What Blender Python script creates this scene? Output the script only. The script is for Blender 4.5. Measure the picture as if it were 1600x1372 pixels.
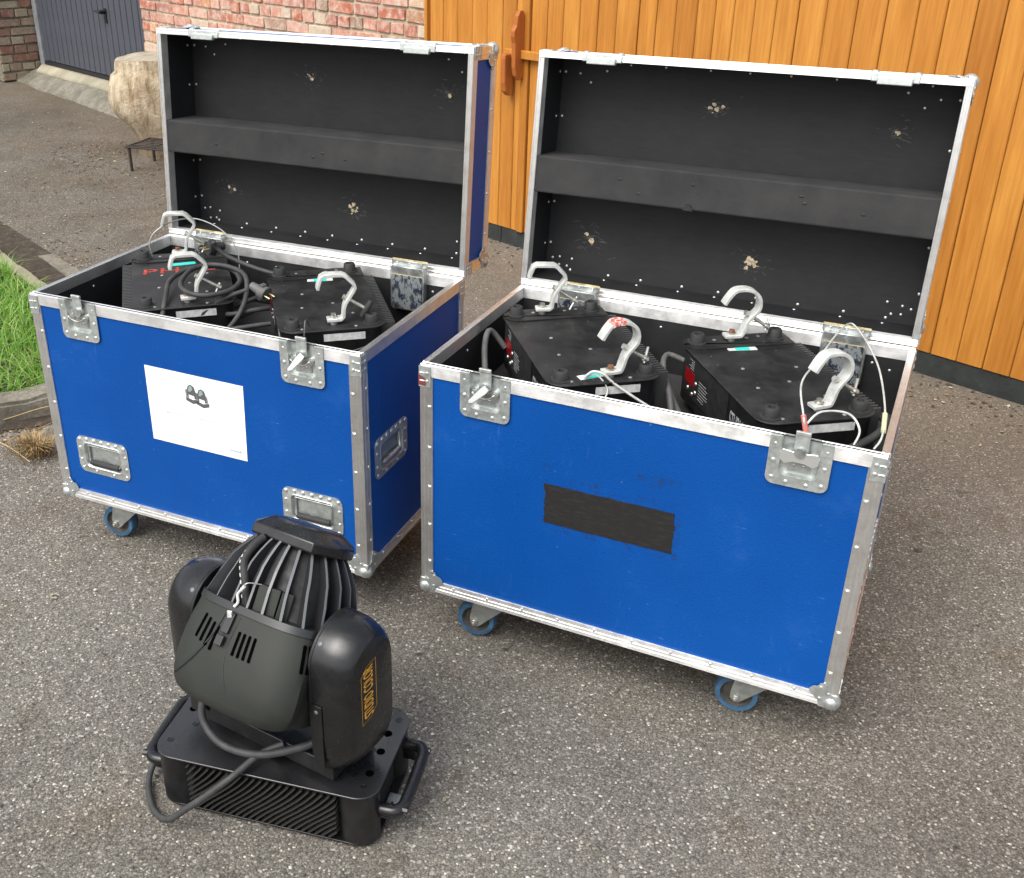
import bpy, bmesh, math, random
from mathutils import Vector, Matrix, noise
random.seed(11)
R = math.radians
sc = bpy.context.scene
COL = sc.collection
for o in list(bpy.data.objects): bpy.data.objects.remove(o)

# ------------------------------------------------------------------ camera
cd = bpy.data.cameras.new('Camera'); cam = bpy.data.objects.new('Camera', cd); COL.objects.link(cam)
cd.sensor_fit = 'HORIZONTAL'; cd.sensor_width = 36.0
cd.lens = 36.0 * 1668.19 / 1600.0
cd.shift_x = (800 - 685.68) / 1600.0
cd.shift_y = (660.17 - 686.0) / 1600.0
cd.clip_start = 0.05; cd.clip_end = 500
cam.location = (0, 0, 1.6873)
cam.rotation_euler = (R(90 - 26.656), R(-0.043), 0)
sc.camera = cam
sc.render.resolution_x = 1024; sc.render.resolution_y = 878

# ------------------------------------------------------------------ light
SUN_DIR = Vector((-0.40, -0.42, 0.81)).normalized()      # towards the sun
SUN_EL = math.asin(SUN_DIR.z); SUN_AZ = math.atan2(SUN_DIR.x, SUN_DIR.y)
wd = bpy.data.worlds.new('World'); sc.world = wd; wd.use_nodes = True
wn = wd.node_tree.nodes; wl = wd.node_tree.links; wn.clear()
sky = wn.new('ShaderNodeTexSky'); sky.sky_type = 'NISHITA'; sky.sun_disc = False
sky.sun_elevation = SUN_EL; sky.sun_rotation = SUN_AZ
sky.air_density = 1.0; sky.dust_density = 4.0; sky.ozone_density = 1.0
hs = wn.new('ShaderNodeHueSaturation'); hs.inputs['Saturation'].default_value = 0.30
bg = wn.new('ShaderNodeBackground'); bg.inputs[1].default_value = 0.15
wo = wn.new('ShaderNodeOutputWorld')
wl.new(sky.outputs[0], hs.inputs['Color']); wl.new(hs.outputs[0], bg.inputs[0]); wl.new(bg.outputs[0], wo.inputs[0])
sd = bpy.data.lights.new('Sun', 'SUN'); sun = bpy.data.objects.new('Sun', sd); COL.objects.link(sun)
sd.energy = 1.25; sd.angle = R(45); sd.color = (1.0, 0.965, 0.91)
sun.rotation_euler = SUN_DIR.to_track_quat('Z', 'Y').to_euler(); sun.location = (-4, -4, 8)
vs = sc.view_settings
vs.view_transform = 'Standard'; vs.look = 'None'; vs.gamma = 1.0; vs.use_curve_mapping = False
vs.exposure = 0.86

# ------------------------------------------------------------------ materials
MATS = {}
class NT:
    """small helper round a material's node tree"""
    def __init__(s, name):
        s.m = bpy.data.materials.new(name); s.m.use_nodes = True
        s.n = s.m.node_tree.nodes; s.l = s.m.node_tree.links
        s.b = s.n['Principled BSDF']; MATS[name] = s.m
    def new(s, t, **kw):
        n = s.n.new(t)
        for k, v in kw.items(): setattr(n, k, v)
        return n
    def link(s, a, b): s.l.new(a, b)
    def coord(s, scale=(1, 1, 1), kind='Object'):
        tc = s.new('ShaderNodeTexCoord'); mp = s.new('ShaderNodeMapping')
        mp.inputs['Scale'].default_value = scale
        s.link(tc.outputs[kind], mp.inputs['Vector']); return mp.outputs[0]
    def noise(s, vec, scale, detail=4, rough=.55):
        n = s.new('ShaderNodeTexNoise'); n.inputs['Scale'].default_value = scale
        n.inputs['Detail'].default_value = detail; n.inputs['Roughness'].default_value = rough
        s.link(vec, n.inputs['Vector']); return n.outputs[0]
    def ramp(s, fac, pts):
        r = s.new('ShaderNodeValToRGB'); e = r.color_ramp.elements
        while len(e) < len(pts): e.new(0.5)
        for el, (p, c) in zip(e, pts):
            el.position = p; el.color = (c if isinstance(c, tuple) else (c, c, c)) + (1,)
        s.link(fac, r.inputs[0]); return r.outputs[0]
    def mix(s, fac, a, b, mode='MIX'):
        n = s.new('ShaderNodeMix', data_type='RGBA', blend_type=mode)
        def put(sock, v):
            if isinstance(v, (int, float)): sock.default_value = v if sock.type == 'VALUE' else (v, v, v, 1)
            elif isinstance(v, tuple): sock.default_value = v + (1,)
            else: s.link(v, sock)
        put(n.inputs[0], fac); put(n.inputs[6], a); put(n.inputs[7], b); return n.outputs[2]
    def math(s, op, a, b=0.0, clamp=False):
        n = s.new('ShaderNodeMath', operation=op, use_clamp=clamp)
        for i, v in enumerate((a, b)):
            if isinstance(v, (int, float)): n.inputs[i].default_value = v
            else: s.link(v, n.inputs[i])
        return n.outputs[0]
    def bump(s, h, strength=.3, dist=.002):
        n = s.new('ShaderNodeBump'); n.inputs['Strength'].default_value = strength; n.inputs['Distance'].default_value = dist
        s.link(h, n.inputs['Height']); s.link(n.outputs[0], s.b.inputs['Normal'])
    def set(s, **kw):
        for k, v in kw.items():
            i = s.b.inputs[k.replace('_', ' ')]
            if isinstance(v, (int, float)): i.default_value = v
            elif isinstance(v, tuple): i.default_value = v + (1,) if len(v) == 3 else v
            else: s.link(v, i)

def worn(t, v, c, amount=.5, col=(.16, .16, .16)):
    # dust film, scratches and rubbed specks over a dark finish
    d = t.ramp(t.noise(v, 6, 6, .65), [(.48, 0.0), (.78, .35 * amount)]); c = t.mix(d, c, (.11, .105, .10))
    k = t.ramp(t.noise(t.coord((40, 9, 22)), 2.4, 8, .7), [(.66, 0.0), (.70, .5 * amount)]); s = t.ramp(t.noise(v, 150, 2), [(.76, 0.0), (.79, .8 * amount)])
    return t.mix(t.math('MAXIMUM', k, s), c, col)
def simple(name, col, rough=.5, metal=0.0, var=.25, scale=30, bump=0.0, bscale=200, bdist=.001, spec=None):
    t = NT(name); v = t.coord()
    n = t.noise(v, scale, 5)
    lo = tuple(c * (1 - var) for c in col); hi = tuple(min(1, c * (1 + var)) for c in col)
    cc = t.ramp(n, [(.3, lo), (.7, hi)])
    if name.startswith('black_p'): cc = worn(t, v, cc, .28)
    t.set(Base_Color=cc, Metallic=metal)
    rn = t.noise(v, scale * 2.3, 3)
    t.set(Roughness=t.ramp(rn, [(.3, max(.05, rough - .1)), (.7, min(1, rough + .1))]))
    if spec is not None: t.set(Specular_IOR_Level=spec)
    if bump: t.bump(t.noise(v, bscale, 3), bump, bdist)
    return t

# blue textured laminate: fine pebbled grain, faint scuffs
t = NT('blue_laminate'); v = t.coord()
vo = t.new('ShaderNodeTexVoronoi'); vo.inputs['Scale'].default_value = 420; t.link(v, vo.inputs['Vector'])
big = t.noise(v, 2.2, 3); base = t.ramp(big, [(.25, (.0006, .053, .25)), (.75, (.0010, .070, .31))])
scm = t.coord((30, 30, 5)); scr = t.ramp(t.noise(scm, 3.2, 8, .68), [(.60, 0.0), (.72, 1.0)])
patch = t.ramp(t.noise(v, 3.1, 2), [(.44, 0.0), (.70, .42)])
wear = t.math('MULTIPLY', scr, patch)
spk = t.ramp(t.noise(v, 65, 2), [(.765, 0.0), (.79, .5)])
rt = t.coord((7, 7, 46)); s3 = t.ramp(t.noise(rt, 2.1, 9, .72), [(.64, 0.0), (.67, .5)]); sm = t.ramp(t.noise(v, 9, 8, .75), [(.58, 0.0), (.80, .16)])
wear2 = t.math('MAXIMUM', t.math('MAXIMUM', wear, spk), t.math('MAXIMUM', t.math('MULTIPLY', s3, t.ramp(t.noise(v, 4.1, 2), [(.5, 0.0), (.6, 1.0)])), sm))
t.set(Base_Color=t.mix(wear2, base, (.07, .17, .42)), Roughness=t.ramp(big, [(.3, .42), (.7, .54)]), Specular_IOR_Level=.2)
nb = t.math('ADD', vo.outputs['Distance'], t.math('MULTIPLY', t.noise(v, 160, 2), .9))
t.bump(nb, .30, .0016)

def alu(name, axis):
    """brushed aluminium extrusion; axis = object-space direction of the extrusion"""
    t = NT(name); sc_ = [55, 55, 55]; sc_['xyz'.index(axis)] = 2.2
    v = t.coord(tuple(sc_)); st = t.noise(v, 4.0, 6, .65)
    vv = t.coord(); g = t.noise(vv, 26, 6, .7)
    dirt = t.ramp(g, [(.34, 1.0), (.56, 0.0)])
    col = t.ramp(st, [(.3, (.86, .86, .85)), (.7, (.97, .97, .96))])
    t.set(Base_Color=t.mix(t.math('MULTIPLY', dirt, .24), col, (.40, .385, .35)), Metallic=.92)
    t.set(Roughness=t.math('ADD', t.math('MULTIPLY', g, .26), .24))
    vt = t.new('ShaderNodeVectorTransform', vector_type='VECTOR', convert_from='OBJECT', convert_to='WORLD')
    vt.inputs[0].default_value = tuple(1.0 if a == axis else 0.0 for a in 'xyz')
    t.set(Anisotropic=.85, Anisotropic_Rotation=.25); t.link(vt.outputs[0], t.b.inputs['Tangent'])
    t.bump(st, .18, .0006)
for a in 'xyz': alu('aluminium_' + a, a)

t = NT('galvanised'); v = t.coord()
g = t.noise(v, 60, 6, .7); spangle = t.new('ShaderNodeTexVoronoi'); spangle.inputs['Scale'].default_value = 90; t.link(v, spangle.inputs['Vector'])
c = t.mix(.35, t.ramp(g, [(.3, (.40, .44, .42)), (.7, (.66, .69, .67))]), t.ramp(spangle.outputs['Distance'], [(.0, (.45, .5, .48)), (.6, (.68, .7, .69))]))
t.set(Base_Color=c, Metallic=.85, Roughness=t.ramp(g, [(.3, .36), (.7, .58)])); t.bump(g, .2, .0012)
t = NT('rivet_metal'); t.set(Base_Color=(.72, .74, .72), Metallic=.8, Roughness=.36)
simple('stained_steel', (.45, .47, .46), .42, .85, .4, 40)
t = NT('worn_navy_plate'); v = t.coord()
w = t.ramp(t.noise(t.coord((1, 1, .5)), 75, 7, .75), [(.47, 0.0), (.53, 1.0)])
t.set(Base_Color=t.mix(w, (.018, .024, .04), (.42, .46, .47)), Metallic=t.math('MULTIPLY', w, .7), Roughness=.42)
simple('yellow_gasket', (.50, .40, .20), .8, 0, .5, 60)

# black paint lining with grain, dust
t = NT('black_lining'); v = t.coord()
gr = t.noise(t.coord((8, 40, 40)), 3, 6); du = t.noise(v, 5, 6, .7)
c = t.mix(t.ramp(du, [(.45, 0.0), (.8, .5)]), t.ramp(gr, [(.3, (.009, .0097, .011)), (.7, (.014, .0150, .0168))]), (.034, .033, .032))
t.set(Base_Color=c, Roughness=t.ramp(du, [(.3, .55), (.7, .70)]), Specular_IOR_Level=.35); t.bump(gr, .25, .0008)
t = NT('grey_foam'); v = t.coord()
n1 = t.noise(v, 9, 5); n2 = t.noise(v, 350, 3)
t.set(Base_Color=t.ramp(n1, [(.3, (.028, .028, .029)), (.72, (.046, .0455, .045))]), Roughness=.95, Specular_IOR_Level=.2)
t.bump(t.math('ADD', t.math('MULTIPLY', n1, 3.0), t.math('MULTIPLY', n2, .5)), .5, .002)
t = NT('chipped_ply'); v = t.coord(); t.set(Base_Color=t.ramp(t.noise(v, 120, 4), [(.35, (.32, .25, .16)), (.65, (.72, .60, .42))]), Roughness=.9)
t = NT('scratch_grey'); t.set(Base_Color=(.075, .07, .066), Roughness=.8)
t = NT('tape_black'); v = t.coord(); n1 = t.noise(t.coord((25, 25, 90)), 2.0, 6)
t.set(Base_Color=t.ramp(n1, [(.50, (.016, .0155, .015)), (.80, (.030, .028, .026))]), Roughness=.7, Specular_IOR_Level=.25); t.bump(n1, .3, .0008)
t = NT('tape_residue'); v = t.coord(); a = t.ramp(t.noise(v, 38, 7, .75), [(.50, 0.0), (.72, .45)])
t.set(Base_Color=(.018, .035, .07), Roughness=.8, Alpha=a)
t = NT('paper_white'); t.set(Base_Color=(.86, .86, .85), Roughness=.45)
for nm, c in (('ink_grey', (.20, .20, .21)), ('ink_faint', (.40, .40, .41)), ('ink_blue', (.22, .27, .46)), ('ink_dark', (.085, .088, .09)), ('ink_pale', (.24, .33, .32))):
    t = NT(nm); t.set(Base_Color=c, Roughness=.6)
simple('red_brown_tape', (.16, .035, .03), .6, 0, .3, 90)

# lamp bodies
simple('black_powder', (.008, .0084, .0092), .36, 0, .35, 25, .15, 900, .0004, .4)
simple('black_plastic', (.0065, .0068, .0076), .28, 0, .3, 18, .06, 700, .0003, .5)
simple('black_matt', (.010, .0105, .011), .62, 0, .3, 30)
t = NT('plate_worn_black'); v = t.coord()
s1 = t.ramp(t.noise(t.coord((10, 60, 10)), 3, 8, .7), [(.60, 0.0), (.70, .55)]); s2 = t.noise(v, 9, 6, .7)
dots = t.ramp(t.noise(v, 90, 2), [(.74, 0.0), (.77, 1.0)])
c = t.mix(t.ramp(s2, [(.40, 0.0), (.72, .75)]), (.012, .012, .0125), (.046, .046, .045)); c = t.mix(t.math('MULTIPLY', s1, .22), c, (.20, .20, .20)); c = t.mix(t.math('MULTIPLY', dots, .6), c, (.36, .35, .33))
t.set(Base_Color=c, Roughness=t.ramp(s2, [(.3, .40), (.7, .60)]), Specular_IOR_Level=.35)
t = NT('olive_shroud'); v = t.coord(); n1 = t.noise(v, 7, 5, .6)
t.set(Base_Color=t.ramp(n1, [(.25, (.010, .0115, .0095)), (.75, (.026, .029, .0235))]), Roughness=t.ramp(n1, [(.3, .50), (.7, .66)]), Specular_IOR_Level=.35); t.bump(t.noise(v, 500, 2), .08, .0005)
t = NT('fin_metal'); v = t.coord(); n1 = t.noise(v, 60, 5, .7)
ed = t.ramp(n1, [(.66, 0.0), (.70, 1.0)])
t.set(Base_Color=t.mix(t.math('MULTIPLY', ed, .5), (.028, .027, .0255), (.34, .33, .31)), Roughness=.30)
t = NT('fin_grey'); t.set(Base_Color=(.045, .045, .045), Roughness=.5)
t = NT('rib_black'); t.set(Base_Color=(.017, .0175, .019), Roughness=.38)
t = NT('rib_grey_edge'); t.set(Base_Color=(.13, .135, .142), Roughness=.45)
t = NT('rubber'); v = t.coord(); t.set(Base_Color=t.ramp(t.noise(v, 40, 4), [(.3, (.014, .014, .014)), (.7, (.03, .03, .03))]), Roughness=.7)
t = NT('cable_black'); v = t.coord(); t.set(Base_Color=t.ramp(t.noise(v, 30, 4), [(.3, (.022, .022, .023)), (.7, (.05, .05, .05))]), Roughness=.62)
t = NT('cable_grey'); v = t.coord(); t.set(Base_Color=t.ramp(t.noise(v, 30, 4), [(.3, (.06, .06, .06)), (.7, (.11, .11, .105))]), Roughness=.6)
t = NT('steel_wire'); t.set(Base_Color=(.42, .43, .42), Metallic=.6, Roughness=.4)
simple('clamp_grey', (.56, .57, .54), .46, .25, .22, 45, .25, 250, .0008)
simple('rusty_bolt', (.23, .11, .06), .7, .4, .5, 150)
simple('bolt_zinc', (.58, .57, .52), .38, .85, .25, 120)
t = NT('gold_print'); t.set(Base_Color=(.72, .36, .035), Roughness=.45)
t = NT('silver_print'); t.set(Base_Color=(.33, .34, .35), Roughness=.5)
t = NT('red_display'); t.set(Base_Color=(.22, .006, .008), Roughness=.2)
t = NT('red_tape'); v = t.coord(); t.set(Base_Color=t.ramp(t.noise(v, 160, 4), [(.48, (.62, .07, .05)), (.60, (.75, .62, .58))]), Roughness=.6)
t = NT('red_spray'); v = t.coord(); t.set(Base_Color=(.46, .055, .035), Roughness=.8, Alpha=t.ramp(t.noise(v, 70, 5, .7), [(.36, 0.0), (.55, .9)]))
t = NT('turquoise_tape'); t.set(Base_Color=(.03, .55, .47), Roughness=.5)
t = NT('label_white'); v = t.coord(); t.set(Base_Color=t.ramp(t.noise(v, 50, 4), [(.35, (.42, .42, .41)), (.6, (.66, .66, .64))]), Roughness=.6)
t = NT('crimp_red'); t.set(Base_Color=(.62, .16, .14), Roughness=.5)
t = NT('crimp_lime'); t.set(Base_Color=(.52, .55, .33), Roughness=.5)
simple('blue_tyre', (.040, .105, .19), .6, 0, .35, 40)
simple('wheel_hub', (.055, .05, .042), .7, 0, .4, 60)
simple('caster_zinc', (.34, .35, .33), .48, .55, .25, 40)
simple('tar_board', (.018, .017, .016), .85, 0, .4, 40)

# setting
t = NT('asphalt'); v = t.coord(kind='Object')
vw = t.new('ShaderNodeTexVoronoi'); vw.inputs['Scale'].default_value = 215; t.link(v, vw.inputs['Vector'])
vw2 = t.new('ShaderNodeTexVoronoi'); vw2.inputs['Scale'].default_value = 430; t.link(v, vw2.inputs['Vector'])
sep = t.new('ShaderNodeSeparateColor'); t.link(vw.outputs['Color'], sep.inputs[0])
sep2 = t.new('ShaderNodeSeparateColor'); t.link(vw2.outputs['Color'], sep2.inputs[0])
chip = t.ramp(sep.outputs[0], [(.0, (.106, .104, .098)), (.30, (.150, .147, .139)), (.75, (.183, .180, .171)), (.92, (.236, .232, .220)), (.98, (.37, .36, .34)), (1.0, (.58, .57, .54))])
fine = t.ramp(sep2.outputs[0], [(.0, (.66, .65, .64)), (.6, (.96, .96, .96)), (1.0, (1.26, 1.25, 1.23))])
gap = t.ramp(vw.outputs['Distance'], [(.35, (1, 1, 1)), (.80, (.55, .54, .53))])
c = t.mix(1.0, chip, gap, 'MULTIPLY'); c = t.mix(1.0, c, fine, 'MULTIPLY'); c = t.mix(1.0, c, (1.14, 1.09, 1.01), 'MULTIPLY')
vw3 = t.new('ShaderNodeTexVoronoi'); vw3.inputs['Scale'].default_value = 85; t.link(v, vw3.inputs['Vector'])
sep3 = t.new('ShaderNodeSeparateColor'); t.link(vw3.outputs['Color'], sep3.inputs[0])
bigst = t.math('MULTIPLY', t.ramp(sep3.outputs[0], [(.86, 0.0), (.88, 1.0)]), t.ramp(vw3.outputs['Distance'], [(.30, 1.0), (.42, 0.0)]))
c = t.mix(t.math('MULTIPLY', bigst, .8), c, t.ramp(sep3.outputs[1], [(.0, (.13, .12, .11)), (.5, (.25, .235, .215)), (1.0, (.46, .44, .40))]))
m1 = t.noise(v, 1.1, 6, .62); m2 = t.noise(v, 4.6, 5, .65); m3 = t.noise(v, 2.3, 4, .6)
c = t.mix(1.0, c, t.ramp(m1, [(.28, (.70, .69, .675)), (.50, (.95, .945, .935)), (.74, (1.13, 1.13, 1.11))]), 'MULTIPLY')
c = t.mix(t.ramp(m3, [(.55, 0.0), (.75, .55)]), c, t.mix(1.0, c, (1.12, 1.0, .86), 'MULTIPLY'))
c = t.mix(t.ramp(m2, [(.57, 0.0), (.74, .65)]), c, t.mix(1.0, c, (.58, .53, .47), 'MULTIPLY'))
holes = t.ramp(t.noise(v, 15, 3, .5), [(.70, 0.0), (.735, .85)])
c = t.mix(holes, c, (.035, .030, .025))
sx = t.new('ShaderNodeSeparateXYZ'); t.link(v, sx.inputs[0])
# dusty, browner strip that gathers along the wall foot
dw = t.math('ADD', t.math('MULTIPLY', t.math('SUBTRACT', sx.outputs[0], .2611), .7407), t.math('MULTIPLY', t.math('SUBTRACT', sx.outputs[1], 5.6038), .6718))
dst = t.ramp(t.math('ADD', t.math('MULTIPLY', dw, .55), t.math('ADD', t.math('MULTIPLY', m2, .6), .50)), [(.20, 0.0), (.85, .80)])
c = t.mix(dst, c, t.mix(.55, t.mix(1.0, c, (.95, .84, .70), 'MULTIPLY'), (.17, .14, .105)))
yard = t.math('MULTIPLY', t.ramp(t.math('MULTIPLY', sx.outputs[1], .1), [(.40, 0.0), (.60, 1.0)]), t.ramp(t.math('ADD', t.math('MULTIPLY', sx.outputs[0], .2), .5), [(.30, 1.0), (.45, 0.0)]))
c = t.mix(t.math('MULTIPLY', yard, t.ramp(t.noise(v, 2.6, 7, .66), [(.34, .35), (.62, 1.0)])), c, t.mix(1.0, c, (.70, .65, .58), 'MULTIPLY'))
t.set(Base_Color=c, Roughness=.85, Specular_IOR_Level=.3)
hgt = t.math('SUBTRACT', t.math('MULTIPLY', sep.outputs[1], .6), t.math('ADD', t.math('MULTIPLY', vw.outputs['Distance'], 1.0), t.math('MULTIPLY', vw2.outputs['Distance'], .45)))
t.bump(hgt, .50, .0026)
t = NT('stone_chip'); oi = t.new('ShaderNodeNewGeometry')
t.set(Base_Color=t.ramp(oi.outputs['Random Per Island'], [(.0, (.05, .045, .04)), (.4, (.15, .14, .125)), (.8, (.34, .32, .29)), (1., (.55, .53, .49))]), Roughness=.8)
t = NT('leaf_litter'); oi = t.new('ShaderNodeNewGeometry')
t.set(Base_Color=t.ramp(oi.outputs['Random Per Island'], [(.0, (.035, .025, .016)), (.5, (.11, .075, .04)), (.85, (.25, .19, .10)), (1., (.45, .38, .26))]), Roughness=.85)
t = NT('soil'); v = t.coord(); t.set(Base_Color=t.ramp(t.noise(v, 22, 8, .7), [(.3, (.022, .016, .011)), (.55, (.05, .038, .026)), (.75, (.13, .10, .065))]), Roughness=.95); t.bump(t.noise(v, 60, 6), .8, .012)
t = NT('grass_blade'); oi = t.new('ShaderNodeNewGeometry')
t.set(Base_Color=t.ramp(oi.outputs['Random Per Island'], [(.0, (.09, .22, .022)), (.5, (.18, .38, .050)), (.86, (.32, .52, .12)), (1., (.56, .50, .26))]), Roughness=.45)
tr = t.new('ShaderNodeBsdfTranslucent'); tr.inputs[0].default_value = (.26, .52, .06, 1); ms = t.new('ShaderNodeMixShader'); ms.inputs[0].default_value = .38
t.link(t.b.outputs[0], ms.inputs[1]); t.link(tr.outputs[0], ms.inputs[2]); t.link(ms.outputs[0], t.n['Material Output'].inputs[0])
t = NT('straw'); oi = t.new('ShaderNodeNewGeometry'); t.set(Base_Color=t.ramp(oi.outputs['Random Per Island'], [(.0, (.13, .08, .03)), (1., (.42, .29, .13))]), Roughness=.7)
t = NT('concrete'); v = t.coord(); n1 = t.noise(v, 6, 8, .7); n2 = t.noise(v, 70, 5, .7)
c = t.mix(t.ramp(n1, [(.42, 0.0), (.62, .75)]), t.ramp(n2, [(.3, (.12, .108, .085)), (.7, (.27, .25, .20))]), (.085, .082, .056))
t.set(Base_Color=c, Roughness=.9); t.bump(t.math('ADD', n2, n1), .6, .006)
t = NT('concrete_pale'); v = t.coord(); n1 = t.noise(v, 5, 6, .7); t.set(Base_Color=t.ramp(n1, [(.3, (.19, .17, .12)), (.7, (.36, .33, .24))]), Roughness=.9); t.bump(t.noise(v, 60, 5), .4, .004)

def brick_mat(name, cols, smear):
    t = NT(name); v = t.coord()
    oi = t.new('ShaderNodeObjectInfo'); ge = t.new('ShaderNodeNewGeometry')
    rnd = t.math('FRACT', t.math('ADD', oi.outputs['Random'], t.math('MULTIPLY', ge.outputs['Random Per Island'], 7.31)))
    base = t.ramp(rnd, cols)
    ps = t.new('ShaderNodeNewGeometry'); mp = t.new('ShaderNodeMapping'); t.link(ps.outputs['Position'], mp.inputs['Vector'])
    n1 = t.noise(mp.outputs[0], 21, 7, .68); n2 = t.noise(mp.outputs[0], 95, 4, .6)
    c = t.mix(1.0, base, t.ramp(n2, [(.3, (.72, .70, .70)), (.7, (1.18, 1.16, 1.14))]), 'MULTIPLY')
    c = t.mix(t.ramp(n1, smear), c, (.58, .49, .40))
    t.set(Base_Color=c, Roughness=.88); t.bump(t.math('ADD', n1, t.math('MULTIPLY', n2, .5)), .7, .006)
brick_mat('red_brick', [(.0, (.44, .13, .065)), (.2, (.36, .15, .115)), (.4, (.50, .22, .155)), (.58, (.54, .31, .24)), (.72, (.28, .19, .13)), (.82, (.58, .25, .10)), (.92, (.50, .40, .30)), (1., (.40, .13, .09))], [(.44, 0.0), (.64, .70)])
brick_mat('grimy_brick', [(.0, (.20, .07, .045)), (.3, (.24, .17, .13)), (.6, (.26, .21, .155)), (.85, (.30, .27, .19)), (1., (.22, .10, .07))], [(.5, 0.0), (.75, .35)])
t = NT('mortar'); v = t.coord(); n1 = t.noise(v, 30, 6, .7); t.set(Base_Color=t.ramp(n1, [(.3, (.27, .225, .155)), (.7, (.56, .48, .36))]), Roughness=.95); t.bump(n1, .7, .008)
t = NT('mortar_grimy'); v = t.coord(); n1 = t.noise(v, 30, 6, .7); t.set(Base_Color=t.ramp(n1, [(.3, (.07, .065, .045)), (.7, (.26, .23, .17))]), Roughness=.95); t.bump(n1, .7, .008)

def wood(name, a, b):
    t = NT(name); oi = t.new('ShaderNodeObjectInfo')
    tc = t.new('ShaderNodeTexCoord'); mp = t.new('ShaderNodeMapping'); mp.inputs['Scale'].default_value = (34, 34, 1.5)
    cx = t.new('ShaderNodeCombineXYZ'); t.link(t.math('MULTIPLY', oi.outputs['Random'], 37.0), cx.inputs[2]); t.link(t.math('MULTIPLY', oi.outputs['Random'], 11.0), cx.inputs[0])
    t.link(cx.outputs[0], mp.inputs['Location']); t.link(tc.outputs['Object'], mp.inputs['Vector'])
    g = t.noise(mp.outputs[0], 1.6, 7, .62); g2 = t.noise(mp.outputs[0], 6, 5, .6)
    mp2 = t.new('ShaderNodeMapping'); mp2.inputs['Scale'].default_value = (6, 6, 1.0); t.link(cx.outputs[0], mp2.inputs['Location']); t.link(tc.outputs['Object'], mp2.inputs['Vector'])
    g3 = t.noise(mp2.outputs[0], 1.5, 4)
    c = t.ramp(g, [(.25, a), (.75, b)])
    c = t.mix(1.0, c, t.ramp(g2, [(.3, (.90, .88, .84)), (.7, (1.06, 1.06, 1.06))]), 'MULTIPLY')
    c = t.mix(1.0, c, t.ramp(g3, [(.3, (.86, .78, .68)), (.7, (1.08, 1.09, 1.10))]), 'MULTIPLY')
    c = t.mix(1.0, c, t.ramp(oi.outputs['Random'], [(.0, (.84, .78, .72)), (.5, (1.0, .98, .95)), (1., (1.08, 1.12, 1.16))]), 'MULTIPLY')
    kn = t.ramp(t.noise(mp2.outputs[0], 9, 2, .4), [(.74, 0.0), (.80, .45)]); c = t.mix(kn, c, t.mix(1.0, c, (.62, .46, .32), 'MULTIPLY'))
    t.set(Base_Color=c, Roughness=t.ramp(g, [(.3, .42), (.7, .54)]), Specular_IOR_Level=.3); t.bump(g, .10, .002)
wood('varnished_wood', (.40, .158, .026), (.56, .262, .052))
wood('varnished_wood_dark', (.31, .098, .022), (.42, .140, .034))
t = NT('groove_dark'); t.set(Base_Color=(.17, .06, .016), Roughness=.8)
t = NT('plinth_dark'); v = t.coord(); n1 = t.noise(v, 12, 8, .75); t.set(Base_Color=t.ramp(n1, [(.35, (.013, .015, .015)), (.62, (.028, .033, .031)), (.76, (.13, .13, .115))]), Roughness=.8); t.bump(n1, .6, .01)
simple('slate_grey_paint', (.060, .066, .082), .42, 0, .12, 8)
simple('pale_grey_paint', (.20, .21, .22), .55, 0, .3, 12)
t = NT('stump_wood'); v = t.coord((14, 14, 2.2)); g = t.noise(v, 1.5, 8, .68); v2 = t.coord(); g2 = t.noise(v2, 4.5, 6, .65)
c = t.ramp(g, [(.26, (.10, .065, .035)), (.40, (.33, .25, .155)), (.56, (.52, .43, .30)), (.78, (.70, .62, .49))])
c = t.mix(t.ramp(g2, [(.54, 0.0), (.70, .75)]), c, (.20, .115, .05))
zz = t.new('ShaderNodeSeparateXYZ'); t.link(v2, zz.inputs[0])
low = t.ramp(t.math('ADD', zz.outputs[2], t.math('MULTIPLY', g2, .35)), [(.22, .8), (.46, 0.0)]); c = t.mix(low, c, (.10, .065, .035))
t.set(Base_Color=c, Roughness=.85); t.bump(t.math('ADD', g, t.noise(v2, 30, 6, .7)), .9, .02)
t = NT('stump_top'); v = t.coord(); t.set(Base_Color=t.ramp(t.noise(v, 14, 6), [(.3, (.20, .18, .13)), (.7, (.42, .38, .30))]), Roughness=.9)
simple('rusty_iron', (.045, .036, .030), .7, .4, .4, 60)
t = NT('deep_black'); t.set(Base_Color=(.0015, .0015, .0015), Roughness=.9, Specular_IOR_Level=.0)
t = NT('gloss_black_plate'); v = t.coord(); n1 = t.noise(v, 14, 5, .6)
t.set(Base_Color=t.ramp(n1, [(.3, (.010, .0105, .0115)), (.7, (.016, .0165, .018))]), Roughness=t.ramp(n1, [(.3, .24), (.7, .34)]), Specular_IOR_Level=.85); t.bump(t.noise(v, 800, 2), .05, .0003)
M = MATS
# ------------------------------------------------------------------ mesh helpers
def rrect(w, h, r, n=4, cx=0, cy=0):
    """outline of a rounded rectangle, counter-clockwise"""
    rr = r if isinstance(r, (list, tuple)) else (r,) * 4       # corner order: ++, -+, --, +-
    pts = []
    for k, (sx, sy) in enumerate(((1, 1), (-1, 1), (-1, -1), (1, -1))):
        q = rr[k]; ox, oy = cx + sx * (w / 2 - q), cy + sy * (h / 2 - q)
        for i in range(n + 1):
            a = math.pi / 2 * (k + i / n); pts.append((ox + q * math.cos(a), oy + q * math.sin(a)))
    return pts

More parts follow.
